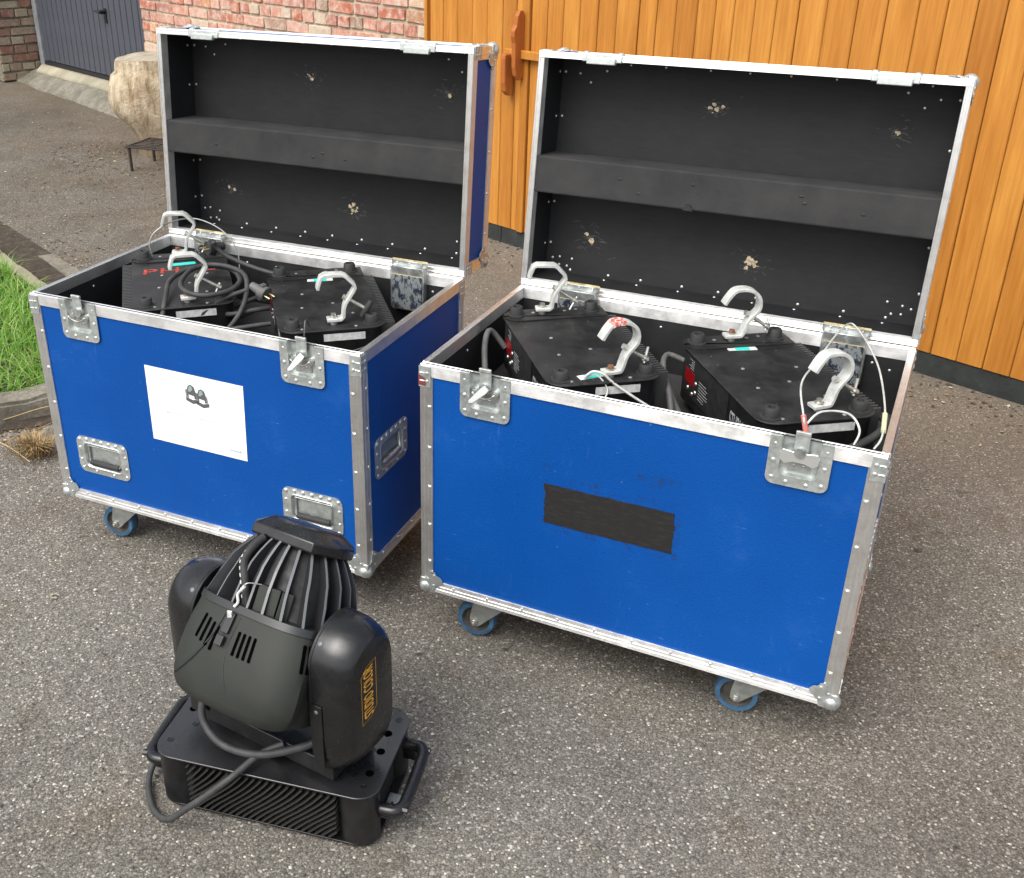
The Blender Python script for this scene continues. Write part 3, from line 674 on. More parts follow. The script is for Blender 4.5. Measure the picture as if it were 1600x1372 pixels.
ws = thing('wire_stand', 'rusty two tier wire stand in front of the stump', 'stand', (-1.755, 6.95, ground_z(-1.755, 6.95)), R(-20))
def wire_shelf(name, x0, x1, y0, y1, z):
    mb = MB(); mb.tube([(x0, y0, z), (x1, y0, z), (x1, y1, z), (x0, y1, z)], .007, 6, True)
    k = 7
    for i in range(1, k): yy = y0 + (y1 - y0) * i / k; mb.cyl((x0, yy, z), (x1, yy, z), .0045, n=6)
    for f in (.25, .6): mb.cyl((x0 + (x1 - x0) * f, y0, z - .006), (x0 + (x1 - x0) * f, y1, z - .006), .005, n=6)
    mb.build(name, 'rusty_iron', ws, smooth=60)
wire_shelf('lower_shelf', -.22, .42, -.13, .15, .15); wire_shelf('upper_shelf', -.06, .45, .10, .34, .43)
for p in ((-.2, -.12), (.40, -.12), (.40, .14), (-.2, .14)): MB().cyl((p[0], p[1], -.01), (p[0], p[1], .15), .010, n=8).build('leg', 'rusty_iron', ws, smooth=60)
for p in ((.1, .12), (.42, .12)): MB().cyl((p[0], p[1], -.01), (p[0], p[1] + .0, .43), .011, n=8).build('leg', 'rusty_iron', ws, smooth=60)
# ------------------------------------------------------------------ flight cases
CW, CD, CH, CB, LD = .97, .578, .60, .15, .157          # width, depth, body height, underside, lid depth
hw, hd = CW / 2, CD / 2; ZT = CB + CH
def Lprof(leg=.030):
    """profile of an aluminium corner angle, corner at the origin, legs along +a and +b, ribbed outside"""
    f = [(0.0, -.0014), (.0085, -.0014), (.0092, -.0002), (.0112, -.0002), (.0118, -.0011), (.0178, -.0011), (.0184, -.0003), (.0265, -.0003), (.0270, -.0012), (leg, -.0012)]
    out = [(p, q) for p, q in f] + [(leg, .0022), (.0022, .0022), (.0022, leg)] + [(q, p) for p, q in reversed(f)]
    out[0] = (-.0004, -.0014); out[-1] = (-.0014, -.0004); return out
def angle_bar(name, corner, a, b, ln, parent, mat):
    """corner: start point; a, b: unit directions of the legs; ln: vector along the bar"""
    a, b, l = Vector(a), Vector(b), Vector(ln)
    mb = MB(); o_ = Lprof(); n = len(o_); c = Vector(corner)
    vs = [c + a * p + b * q for p, q in o_] + [c + a * p + b * q + l for p, q in o_]
    mb.add([tuple(x) for x in vs], [tuple(range(n - 1, -1, -1)), tuple(range(n, 2 * n))] + [(i, (i + 1) % n, n + (i + 1) % n, n + i) for i in range(n)])
    return mb.build(name, mat, parent)
def panel(name, parent, u0, u1, v0, v1, holes, place, mats, th=.012):
    """a sheet with rectangular cut-outs; place(u, v, depth) gives the local point; depth 0 is the outer skin"""
    us = sorted({u0, u1, *[h[i] for h in holes for i in (0, 1)]}); vs = sorted({v0, v1, *[h[i] for h in holes for i in (2, 3)]})
    mb = MB()
    for i in range(len(us) - 1):
        for j in range(len(vs) - 1):
            cu, cv = (us[i] + us[i + 1]) / 2, (vs[j] + vs[j + 1]) / 2
            if any(h[0] < cu < h[1] and h[2] < cv < h[3] for h in holes): continue
            q = [(us[i], vs[j]), (us[i + 1], vs[j]), (us[i + 1], vs[j + 1]), (us[i], vs[j + 1])]
            mb.add([place(*p, 0) for p in q], [(0, 1, 2, 3)], 0); mb.add([place(*p, th) for p in q], [(3, 2, 1, 0)], 1)
    q = [(u0, v0), (u1, v0), (u1, v1), (u0, v1)]
    for k in range(4):
        a, b = q[k], q[(k + 1) % 4]; mb.add([place(*a, 0), place(*b, 0), place(*b, th), place(*a, th)], [(0, 1, 2, 3)], 1)
    me = mb.mesh(name, mats); return obj(name, me, parent)

FLOWER = [(-.002, -.002), (-.002, .033), (.010, .033), (.017, .040), (.019, .052), (.027, .059), (.036, .056), (.041, .047), (.049, .045), (.056, .037), (.055, .028), (.046, .021), (.038, .014), (.034, .006), (.034, -.002)]
def ball_corner(name, parent, c, dx, dy, dz):
    """pressed steel ball corner at c; dx, dy, dz point from the corner into the case"""
    mb = MB(); dx, dy, dz = Vector(dx), Vector(dy), Vector(dz); c = Vector(c)
    mb.ball(tuple(c + (dx + dy + dz) * .0095), .0195, 18)
    for i, p in enumerate(mb.v):
        q = Vector(p) - c; k = [q.dot(d_) for d_ in (dx, dy, dz)]
        if min(k) > .010: mb.v[i] = tuple(c + (dx + dy + dz) * .010)
    for a, b, n_ in ((dx, dz, -dy), (dy, dz, -dx), (dx, dy, -dz)):
        off = .0016; k = len(FLOWER)
        lo = [c + a * p + b * q + n_ * off for p, q in FLOWER]; hi = [p + n_ * .0018 for p in lo]
        mb.add([tuple(p) for p in lo + hi], [tuple(range(k)), tuple(range(k, 2 * k))] + [(i, (i + 1) % k, k + (i + 1) % k, k + i) for i in range(k)])
        for p, q in ((.034, .047), (.017, .034), (.033, .018)): mb.rivet(tuple(c + a * p + b * q + n_ * .0034), n_, .0038, .002)
    return mb.build(name, 'galvanised', parent, smooth=45, bevel=.0006, seg=1)
def corner_bracket(name, parent, c, dx, dy, dz, h=.050, w_=.026, tape=False):
    """folded steel bracket over a vertical edge with two embossed ribs"""
    mb = MB(); c, dx, dy, dz = Vector(c), Vector(dx), Vector(dy), Vector(dz)
    for a, n_ in ((dx, -dy), (dy, -dx)):
        o_ = c + n_ * .0016; t_ = n_ * .0016; e = a * w_; s_ = -a * .0030
        q = [o_ + s_, o_ + e, o_ + e + dz * h, o_ + s_ + dz * h]
        mb.add([tuple(p) for p in q] + [tuple(p + t_) for p in q], [(0, 1, 2, 3), (4, 5, 6, 7), (0, 1, 5, 4), (1, 2, 6, 5), (2, 3, 7, 6), (3, 0, 4, 7)])
        for f in (.30, .68):
            mb.rivet(tuple(c + a * .017 + dz * (h * f) + n_ * .0032), n_, .0042, .0022)
            mb.cyl(tuple(c + a * .000 + dz * (h * f) + n_ * .0030), tuple(c + a * .0115 + dz * (h * f) + n_ * .0030), .0019, n=6)
    o = mb.build(name, 'galvanised', parent, smooth=40)
    if tape:
        t_ = MB()
        pts = [(-.004, .030), (.004, .026), (.012, .022), (.0165, .016), (.0155, .008), (.014, .003), (-.004, .004)]
        n_ = -dy
        t_.add([tuple(c + n_ * .0036 + dx * p + dz * q) for p, q in pts], [tuple(range(len(pts)))])
        t_.build('red_tape_scrap', 'red_brown_tape', o)
    return o

def latch(parent, x, pose):
    """recessed butterfly latch let into the front, its top open at the rim"""
    W_, H_ = .118, .106; z1 = ZT + .001; z0 = z1 - H_; y = -hd - .0030
    ow, iw = W_ / 2, .036; iz = z0 + .022
    def arc(cx, cz, r, a0, a1, n=5): return [(cx + r * math.cos(R(a0 + (a1 - a0) * i / n)), cz + r * math.sin(R(a0 + (a1 - a0) * i / n))) for i in range(n + 1)]
    outer = arc(-ow + .016, z0 + .016, .016, 180, 270) + arc(ow - .016, z0 + .016, .016, 270, 360)
    inner = arc(-iw + .010, iz + .010, .010, 180, 270) + arc(iw - .010, iz + .010, .010, 270, 360)
    U = [(-ow, z1)] + outer + [(ow, z1), (iw, z1)] + inner[::-1] + [(-iw, z1)]
    X = Matrix(((1, 0, 0, 0), (0, 0, -1, 0), (0, 1, 0, 0), (0, 0, 0, 1)))      # outline plane xz, extrude to -y
    mb = MB(); mb.prism(U, -y - .0026, -y, 0, X)
    path = [(-iw, z1)] + inner + [(iw, z1)]; fl = -hd + .0085
    for (a, b), (c_, d_) in zip(path[:-1], path[1:]):
        mb.add([(a, y, b), (c_, y, d_), (c_ * .94, fl, d_ + (.003 if d_ < iz + .02 else 0)), (a * .94, fl, b + (.003 if b < iz + .02 else 0))], [(0, 1, 2, 3)])
    mb.add([(p[0] * .94, fl, p[1]) for p in path], [tuple(range(len(path)))])
    for rx, rz in ((-ow + .011, z0 + .088), (ow - .011, z0 + .088), (-ow + .011, z0 + .052), (ow - .011, z0 + .052), (-ow + .012, z0 + .015), (ow - .012, z0 + .015), (-.019, z0 + .010), (.019, z0 + .010)):
        mb.rivet((rx, y, rz), (0, -1, 0), .0044, .0024, 1)
    for sx in (-1, 1): mb.box((sx * (ow - .011), y - .0008, z0 + .092), (.021, .0016, .026))
    o = mb.build('latch', ['galvanised', 'rivet_metal'], parent, smooth=40, loc=(x, 0, 0))
    cz = z0 + .064
    b = MB(); b.box((0, fl - .003, cz - .014), (.040, .006, .036)); b.cyl((0, fl, cz + .012), (0, fl - .016, cz + .012), .0125, n=14)
    for sx in (-1, 1): b.cyl((sx * .0225, fl, cz), (sx * .0225, fl - .010, cz), .0085, n=12); b.cyl((sx * .0225, fl - .010, cz), (sx * .0225, fl - .0104, cz), .005, n=10)
    for sx in (-1, 1): b.rivet((sx * .009, fl - .006, cz - .018), (0, -1, 0), .0035, .0015)
    b.build('drive_body', 'stained_steel', o, smooth=40, bevel=.0008, seg=1)
    h = MB()
    h.span(-.014, .014, fl - .010, fl - .0075, cz + .012, z1 + .012); h.span(-.014, .014, fl - .0135, fl - .0076, z1 + .008, z1 + .016)
    h.build('hook', 'galvanised', o, bevel=.0012, seg=2)
    wing = [(-.036, .004), (-.031, .011), (-.012, .009), (0, .015), (.012, .009), (.031, .011), (.036, .004), (.034, -.006), (.026, -.011), (.010, -.007), (-.010, -.007), (-.026, -.011), (-.034, -.006)]
    if pose == 'flat':
        T = Matrix.Translation((0, fl - .0175, cz + .004)) @ X @ Matrix.Diagonal((1.05, 1.35, 1, 1))
        MB().prism(wing, 0, .0022, 0, T).build('butterfly_handle', 'rivet_metal', o, bevel=.0006, seg=1)
        c_ = MB(); c_.cyl((0, fl - .0175, cz + .016), (0, fl - .0222, cz + .016), .0105, n=16); c_.build('drive_head', 'stained_steel', o, smooth=40)
    else:
        if pose != 'wire':
            T = Matrix.Translation((.004, fl - .020, cz + .014)) @ Matrix.Rotation(R(-pose), 4, 'Y') @ Matrix.Rotation(R(70), 4, 'X')
            MB().prism([(-.007, .006), (.007, .006), (.0085, -.006), (.0055, -.040), (.0, -.047), (-.004, -.044), (-.0075, -.008)], 0, .0024, 0, T).build('butterfly_handle', 'rivet_metal', o, bevel=.0006, seg=1)
        w_ = [(-.03, fl - .012, cz - .006), (-.026, fl - .02, cz + .002), (-.016, fl - .02, cz - .006), (.0, fl - .018, cz - .01), (.016, fl - .02, cz - .005), (.025, fl - .018, cz + .003), (.027, fl - .012, cz - .008)]
        MB().tube(smoothpath(w_, 4), .0014, 6).build('spring_wire', 'bolt_zinc', o, smooth=60)
    return o

def recessed_handle(parent, place, gripmat='rubber', raised=False):
    """sprung handle in a pressed dish; place is a matrix from dish space (x right, y up, z out) to the case"""
    W_, H_, w_, h_ = .172, .110, .118, .070
    o1 = rrect(W_, H_, .020, 4); o2 = rrect(w_, h_, .011, 4); o3 = rrect(w_ - .008, h_ - .008, .009, 4); n = len(o1)
    mb = MB(); z = .0028
    vs = [(p[0], p[1], .0006) for p in o1] + [(p[0], p[1], z) for p in o1] + [(p[0] * 1.07, p[1] * 1.11, z) for p in o2] + [(p[0] * 1.03, p[1] * 1.05, z + .0018) for p in o2] + [(p[0], p[1], z) for p in o2] + [(p[0], p[1], -.0095) for p in o3]
    fs = [(k * n + i, k * n + (i + 1) % n, (k + 1) * n + (i + 1) % n, (k + 1) * n + i) for k in range(5) for i in range(n)] + [tuple(range(5 * n, 6 * n))]
    mb.add(vs, fs, 0, place)
    ring = [(-.075, .044), (-.050, .047), (-.025, .047), (0, .047), (.025, .047), (.050, .047), (.075, .044), (.077, .018), (.077, -.018), (.074, -.043), (.03, -.047), (-.03, -.047), (-.074, -.043), (-.077, -.018), (-.077, .018)]
    for k, (a, b) in enumerate(ring): mb.rivet((a, b, z), (0, 0, 1), .0058 if 0 <= k <= 6 else .0044, .0032 if k <= 6 else .0024, 1, place)
    for a in (-.035, -.012, .012, .035): mb.rivet((a, .024, -.0095), (0, 0, 1), .0028, .0015, 1, place)
    o = mb.build('recessed_handle', ['galvanised', 'rivet_metal'], parent, smooth=40)
    g = MB(); g.cyl((-.047, -.024, -.001), (.047, -.024, -.001), .0078, n=12, X=place)
    g.build('grip', gripmat, o, smooth=50)
    a = MB()
    for sx in (-1, 1): a.tube([(sx * .052, .026, -.004), (sx * .053, -.018, -.003), (sx * .045, -.024, -.001)], .0032, 6, X=place)
    a.cyl((-.054, .026, -.004), (.054, .026, -.004), .0026, n=6, X=place); a.build('handle_bow', 'stained_steel', o, smooth=60)
    return o

def caster(parent, x, y, ang, flip=1):
    X = Matrix.Translation((x, y, 0)) @ Matrix.Rotation(ang, 4, 'Z')
    mb = MB(); mb.span(-.045, .045, -.04, .04, .124, .130, X=X)                       # top plate
    mb.cyl((0, 0, .108), (0, 0, .125), .030, n=20, X=X)
    for s_ in (-1, 1):
        F = Matrix(((1, 0, 0, 0), (0, 0, -1, 0), (0, 1, 0, 0), (0, 0, 0, 1)))
        o_ = [(-.052, .044), (-.046, .036), (-.034, .034), (-.026, .040), (.034, .100), (.036, .112), (-.044, .112), (-.046, .10), (-.053, .06)]
        mb.prism(o_, s_ * .0225 - .0018, s_ * .0225 + .0018, 0, X @ F)
        mb.cyl((-.040, s_ * .024, .050), (-.040, s_ * .032, .050), .0085, n=6, mat=1, X=X); mb.cyl((-.040, s_ * .032, .050), (-.040, s_ * .038, .050), .005, n=8, mat=1, X=X)
    o = mb.build('caster', ['caster_zinc', 'bolt_zinc'], parent, smooth=40, bevel=.001, seg=1)
    T = X @ Matrix.Translation((-.040, 0, .050)) @ Matrix.Rotation(R(90), 4, 'X')
    MB().lathe([(.036, -.0165), (.0465, -.0165), (.0492, -.012), (.050, 0), (.0492, .012), (.0465, .0165), (.036, .0165)], 36, 0, T, True).build('tyre', 'blue_tyre', o, smooth=50)
    MB().lathe([(.008, -.019), (.012, -.019), (.014, -.010), (.030, -.008), (.036, -.0145), (.0365, 0), (.036, .0145), (.030, .008), (.014, .010), (.012, .019), (.008, .019)], 28, 0, T).build('hub', 'wheel_hub', o, smooth=40)
    return o

def rim_box(mb, x0, x1, y0, y1, z0, z1): mb.span(x0, x1, y0, y1, z0, z1)

def flight_case(label, loc, rotz, lean, latch_pose, front_handles, tape):
    c = thing('flight_case', label, 'flight case', loc, rotz, 'open blue flight cases')
    LX = (-.328, .332)
    # ---- body panels (outer skin blue, lining black)
    holes = [(x - .040, x + .040, ZT - .086, ZT - .0) for x in LX]
    hz = .300; hx = (-.323, .335)
    if front_handles: holes += [(x - .062, x + .062, hz - .038, hz + .038) for x in hx]
    e = .0026
    panel('front_panel', c, -hw + .01, hw - .01, CB + .008, ZT - .001, holes, lambda u, v_, d_: (u, -hd + e + d_, v_), ['blue_laminate', 'black_lining'], .010)
    panel('back_panel', c, -hw + .01, hw - .01, CB + .008, ZT - .002, [], lambda u, v_, d_: (u, hd - e - d_, v_), ['blue_laminate', 'black_lining'], .010)
    hs_ = [(-.145 - .062, -.145 + .062, .445 - .038, .445 + .038)]
    panel('side_panel', c, -hd + .013, hd - .013, CB + .008, ZT - .002, hs_, lambda u, v_, d_: (hw - e - d_, u, v_), ['blue_laminate', 'black_lining'], .010)
    panel('side_panel', c, -hd + .013, hd - .013, CB + .008, ZT - .002, [], lambda u, v_, d_: (-hw + e + d_, u, v_), ['blue_laminate', 'black_lining'], .010)
    MB().span(-hw + .013, hw - .013, -hd + .013, hd - .013, CB + .004, CB + .016).build('floor_panel', 'black_lining', c)
    MB().span(-hw + .035, hw - .035, -hd + .028, hd - .028, CB - .020, CB + .003).build('base_board', 'tar_board', c, bevel=.003)
    # ---- angles
    for sx in (-1, 1):
        for sy in (-1, 1):
            angle_bar('corner_angle', (sx * hw, sy * hd, CB + .012), (-sx, 0, 0), (0, -sy, 0), (0, 0, CH - .040), c, 'aluminium_z')
    for sy in (-1, 1): angle_bar('bottom_angle', (-hw + .018, sy * hd, CB), (0, -sy, 0), (0, 0, 1), (CW - .036, 0, 0), c, 'aluminium_x')
    for sx in (-1, 1): angle_bar('bottom_angle', (sx * hw, -hd + .018, CB), (-sx, 0, 0), (0, 0, 1), (0, CD - .036, 0), c, 'aluminium_y')
    # ---- rim with a shallow groove along its top
    rz0 = ZT - .030
    def rim_x(name, y0, y1, gaps=()):
        mb = MB(); xsn = [-hw] + [v_ for g_ in gaps for v_ in g_] + [hw]
        s_ = 1 if y0 > 0 else -1
        for i in range(0, len(xsn), 2):
            a, b = xsn[i], xsn[i + 1]
            mb.span(a, b, min(y0, y1), max(y0, y1), rz0, ZT - .0012)
            mb.span(a, b, min(y0, y1), min(y0, y1) + .0045, ZT - .0012, ZT); mb.span(a, b, max(y0, y1) - .0045, max(y0, y1), ZT - .0012, ZT)
        for a, b in gaps: mb.span(a, b, -hd + .0100, -hd + .0135, rz0, ZT - .0004)
        return mb.build(name, 'aluminium_x', c, bevel=.0006, seg=1)
    rim_x('rim_bar', -hd - .0012, -hd + .0135, [(x - .0395, x + .0395) for x in LX])
    rim_x('rim_bar', hd + .0012, hd - .0135)
    for sx in (-1, 1):
        mb = MB(); x0, x1 = sorted((sx * (hw + .0012), sx * (hw - .0135))); ya, yb = -hd + .0138, hd - .0138
        mb.span(x0, x1, ya, yb, rz0, ZT - .0012); mb.span(x0, x0 + .0045, ya, yb, ZT - .0012, ZT - .0002); mb.span(x1 - .0045, x1, ya, yb, ZT - .0012, ZT - .0002)
        mb.build('rim_bar', 'aluminium_y', c, bevel=.0006, seg=1)
    # ---- corners
    for sx in (-1, 1):
        for sy in (-1, 1):
            ball_corner('ball_corner', c, (sx * hw, sy * hd, CB), (-sx, 0, 0), (0, -sy, 0), (0, 0, 1))
            corner_bracket('corner_bracket', c, (sx * hw, sy * hd, ZT - .055), (-sx, 0, 0), (0, -sy, 0), (0, 0, 1), tape=(tape and sx < 0 and sy < 0))
    # ---- rivets
    rv = MB()
    for sx in (-1, 1):
        for k in range(5):
            z = CB + .085 + k * .103
            for sy in (-1, 1):
                rv.rivet((sx * (hw - .022), sy * (hd + .0006), z), (0, sy, 0), .0042, .0024); rv.rivet((sx * (hw + .0006), sy * (hd - .022), z + .01), (sx, 0, 0), .0042, .0024)
    for k in range(10):
        x = -hw + .085 + k * .0888
        for sy in (-1, 1): rv.rivet((x, sy * (hd + .0006), CB + .022), (0, sy, 0), .0042, .0024)
    for k in range(6):
        y = -hd + .085 + k * .082
        for sx in (-1, 1): rv.rivet((sx * (hw + .0006), y, CB + .022), (sx, 0, 0), .0042, .0024)
    for k in range(9):                                    # inside, under the back rim
        x = -.40 + k * .1
        rv.rivet((x, hd - .0126, ZT - .048), (0, -1, 0), .0036, .002)
        if k in (0, 8): rv.rivet((x * 1.1, hd - .0126, ZT - .06), (0, -1, 0), .0036, .002)
    for k in range(4): rv.rivet((-hw + .0126, -.2 + k * .13, ZT - .05), (1, 0, 0), .0036, .002)
    rv.build('rivets', 'rivet_metal', c, smooth=60, kind='stuff')
    for x, p_ in zip(LX, latch_pose): latch(c, x, p_)
    P_front = Matrix(((1, 0, 0, 0), (0, 0, -1, -hd + e), (0, 1, 0, 0), (0, 0, 0, 1)))
    if front_handles:
        for x in hx: recessed_handle(c, Matrix.Translation((x, 0, hz)) @ P_front)
    P_side = Matrix(((0, 0, 1, hw - e), (1, 0, 0, -.145), (0, 1, 0, .445), (0, 0, 0, 1)))
    recessed_handle(c, P_side, 'stained_steel')
    # ---- hinges with their recessed cover plates at the back
    for x in (-.318, .333):
        mb = MB(); mb.span(x - .048, x + .048, hd - .034, hd - .0150, ZT - .004, ZT + .018); mb.span(x - .054, x + .054, hd - .018, hd - .0150, ZT + .016, ZT + .030)
        mb.span(x - .050, x - .046, hd - .036, hd - .013, ZT - .100, ZT + .016); mb.span(x + .046, x + .050, hd - .036, hd - .013, ZT - .100, ZT + .016)
        for k in (-.036, 0, .036): mb.rivet((x + k, hd - .018, ZT + .024), (0, -1, 0), .004, .003)
        h = mb.build('lid_hinge', 'stained_steel', c, bevel=.001, seg=1, smooth=40)
        MB().prism(rrect(.090, .095, (.003, .003, .010, .010), 4), 0, .004, 0, Matrix.Translation((x, hd - .034, ZT - .053)) @ Matrix(((1, 0, 0, 0), (0, 0, -1, 0), (0, 1, 0, 0), (0, 0, 0, 1)))).build('cover_plate', 'worn_navy_plate', h)
        MB().prism(rrect(.098, .101, (.003, .003, .012, .012), 4), 0, .004, 0, Matrix.Translation((x, hd - .0296, ZT - .0545)) @ Matrix(((1, 0, 0, 0), (0, 0, -1, 0), (0, 1, 0, 0), (0, 0, 0, 1)))).build('gasket', 'yellow_gasket', h)
        MB().span(x - .053, x + .053, hd - .0150, hd - .0142, ZT + .012, ZT + .034).build('gasket', 'yellow_gasket', h)
    # ---- foam bed inside
    MB().span(-hw + .014, hw - .014, -hd + .014, hd - .014, CB + .017, .585).build('foam_bed', 'grey_foam', c, bevel=.006)
    # ---- casters
    for x, y, a in ((-.33, -.205, R(6)), (.315, -.195, R(4)), (-.33, .20, R(30)), (.32, .20, R(-40))):
        caster(c, x, y, a)
    # ---- lid, standing open
    e2 = .0026
    lp = MB()
    th = .010
    def shell(q, skin, back):        # two-sided sheet
        lp.add(q[0], [(0, 1, 2, 3)], skin); lp.add(q[1], [(3, 2, 1, 0)], back)
    a, b = -hw + e2, hw - e2; z0, z1 = e2, CD - e2; y0, y1 = .008, LD - e2
    lp.add([(a, y1, z0), (b, y1, z0), (b, y1, z1), (a, y1, z1)], [(3, 2, 1, 0)], 0); lp.add([(a + th, y1 - th, z0 + th), (b - th, y1 - th, z0 + th), (b - th, y1 - th, z1 - th), (a + th, y1 - th, z1 - th)], [(0, 1, 2, 3)], 1)
    for (p, q) in (((a, z0), (a, z1)), ((a, z1), (b, z1)), ((b, z1), (b, z0)), ((b, z0), (a, z0))):
        lp.add([(p[0], y0, p[1]), (q[0], y0, q[1]), (q[0], y1, q[1]), (p[0], y1, p[1])], [(0, 1, 2, 3)], 0)
        ins = lambda r_: (r_[0] + (th if r_[0] < 0 else -th), r_[1] + (th if r_[1] < .2 else -th))
        pi_, qi = ins(p), ins(q)
        lp.add([(pi_[0], y0, pi_[1]), (qi[0], y0, qi[1]), (qi[0], y1 - th, qi[1]), (pi_[0], y1 - th, pi_[1])], [(3, 2, 1, 0)], 1)
    lid = obj('lid', lp.mesh('lid', ['blue_laminate', 'black_lining']), c, loc=(0, hd, ZT + .004), rot=(-lean, 0, 0))
    # rim of the lid with its groove
    def bar(x0, x1, z0_, z1_, mat, along):
        mb = MB(); mb.span(x0, x1, .0012, .030, z0_, z1_)
        if along == 'x': mb.span(x0, x1, 0, .0012, z0_, z0_ + .0045); mb.span(x0, x1, 0, .0012, z1_ - .0045, z1_)
        else: mb.span(x0, x0 + .0045, 0, .0012, z0_, z1_); mb.span(x1 - .0045, x1, 0, .0012, z0_, z1_)
        mb.build('lid_rim_bar', mat, lid, bevel=.0006, seg=1)
    bar(-hw - .0012, hw + .0012, -.0012, .0135, 'aluminium_x', 'x'); bar(-hw - .0012, hw + .0012, CD - .0135, CD + .0012, 'aluminium_x', 'x')
    bar(-hw - .0012, -hw + .0135, .0138, CD - .0138, 'aluminium_z', 'z'); bar(hw - .0135, hw + .0012, .0138, CD - .0138, 'aluminium_z', 'z')
    for sx in (-1, 1): angle_bar('lid_angle', (sx * hw, LD, .018), (-sx, 0, 0), (0, -1, 0), (0, 0, CD - .036), lid, 'aluminium_z')
    for z, dz in ((0, 1), (CD, -1)): angle_bar('lid_angle', (-hw + .018, LD, z), (0, -1, 0), (0, 0, dz), (CW - .036, 0, 0), lid, 'aluminium_x')
    for sx in (-1, 1):
        for z, dz in ((0, 1), (CD, -1)):
            angle_bar('lid_angle', (sx * hw, .030, z), (-sx, 0, 0), (0, 0, dz), (0, LD - .05, 0), lid, 'aluminium_y')
            ball_corner('ball_corner', lid, (sx * hw, LD, z), (-sx, 0, 0), (0, -1, 0), (0, 0, dz))
            corner_bracket('corner_bracket', lid, (sx * hw, .006, z), (-sx, 0, 0), (0, 0, dz), (0, 1, 0), .045, .028)
    MB().span(-hw + .006, hw - .0125, .004, LD - .0135, .240, .330).build('foam_bar', 'grey_foam', lid, bevel=.004, seg=2)
    for x in (-.325, .332):
        mb = MB(); mb.span(x - .050, x + .050, -.0030, .026, CD - .016, CD + .0035); mb.span(x - .036, x + .036, -.0105, .004, CD - .0215, CD - .006)
        mb.ball((x - .043, .010, CD + .002), .010, 8, 0, None, (1, 1, .6)); mb.ball((x + .043, .010, CD + .002), .010, 8, 0, None, (1, 1, .6))
        mb.build('latch_keeper', 'galvanised', lid, bevel=.002, seg=2, smooth=40)
    rv = MB()
    yb = LD - e2 - th
    for k in range(9):
        x = -.40 + k * .1 + random.uniform(-.006, .006)
        rv.rivet((x, yb, .022), (0, -1, 0), .004, .002); rv.rivet((x - .004, yb - .02, z0 + th), (0, 0, 1), .004, .002)
        rv.rivet((x, yb, CD - .022), (0, -1, 0), .003, .0016)
    for k in range(5):
        z = .09 + k * .11
        for sx in (-1, 1):
            rv.rivet((sx * (hw - .020), yb, z), (0, -1, 0), .0038, .002); rv.rivet((sx * (hw - e2 - th), yb - .022, z), (-sx, 0, 0), .0038, .002); rv.rivet((sx * (hw + .0006), LD - .020, z), (sx, 0, 0), .0042, .0024)
    for sx in (-1, 1):
        for dx_, dz_ in ((.05, .03), (.072, .028), (.05, .06), (.085, .055), (.03, .05)): rv.rivet((sx * (hw - dx_), yb, dz_ + random.uniform(-.006, .006)), (0, -1, 0), .0036, .002)
        for dx_, dz_ in ((.06, .05), (.09, .07), (.13, .04)): rv.rivet((sx * (hw - dx_), yb, CD - dz_), (0, -1, 0), .0034, .002)
    rv.build('rivets', 'rivet_metal', lid, smooth=60, kind='stuff')
    return c, lid, yb

def chips(lid, yb, spots, seed):
    """paint knocked off the lining where the lamps' hooks have rubbed"""
    random.seed(seed); mb = MB()
    for x, z, s_, core in spots:
        for k in range(46):
            a = random.uniform(0, 6.28); r_ = abs(random.gauss(0, .022 * s_)); px, pz = x + r_ * math.cos(a) * 1.25, z + r_ * math.sin(a)
            L = random.uniform(.003, .012) * s_; t_ = random.uniform(-.9, .9); w_ = random.uniform(.0004, .0012)
            d = Vector((math.cos(t_), 0, math.sin(t_))) * L; n_ = Vector((-math.sin(t_), 0, math.cos(t_))) * w_; p = Vector((px, yb - .0004 - .00001 * k, pz))
            mb.add([tuple(p - d), tuple(p + n_), tuple(p + d), tuple(p - n_)], [(0, 1, 2, 3)], 1)
        for k in range(core):
            a = random.uniform(0, 6.28); r_ = random.uniform(0, .016) * s_; q = random.uniform(.002, .0075) * s_
            px, pz = x + r_ * math.cos(a) * 1.3, z + r_ * math.sin(a)
            mb.add([(px + q * math.cos(i * 1.047) * random.uniform(.5, 1.2), yb - .0010 - .00002 * k, pz + q * math.sin(i * 1.047) * random.uniform(.5, 1.2)) for i in range(6)], [tuple(range(6))], 0)
    mb.build('paint_chips', ['chipped_ply', 'scratch_grey'], lid, kind='stuff')

AL, BL_ = R(4.53), R(6.65)
caseA, lidA, yb = flight_case('left blue flight case standing open, with a white paper notice and two front handles', (-.4949, 2.6722, 0), R(-24.81), AL, ('wire', -38), True, False)
caseB, lidB, yb = flight_case('right blue flight case standing open, with a strip of black tape on its front', (.5233, 2.2032, 0), R(-26.39), BL_, (-45, 'flat'), False, True)
chips(lidA, yb, [(-.072, .467, .8, 5), (.354, .453, .9, 2), (-.355, .124, .8, 2), (.073, .108, 1.0, 10)], 1)
chips(lidB, yb, [(-.068, .469, .9, 10), (.352, .452, .8, 2), (-.354, .115, 1.25, 2), (.068, .106, 1.0, 24)], 2)
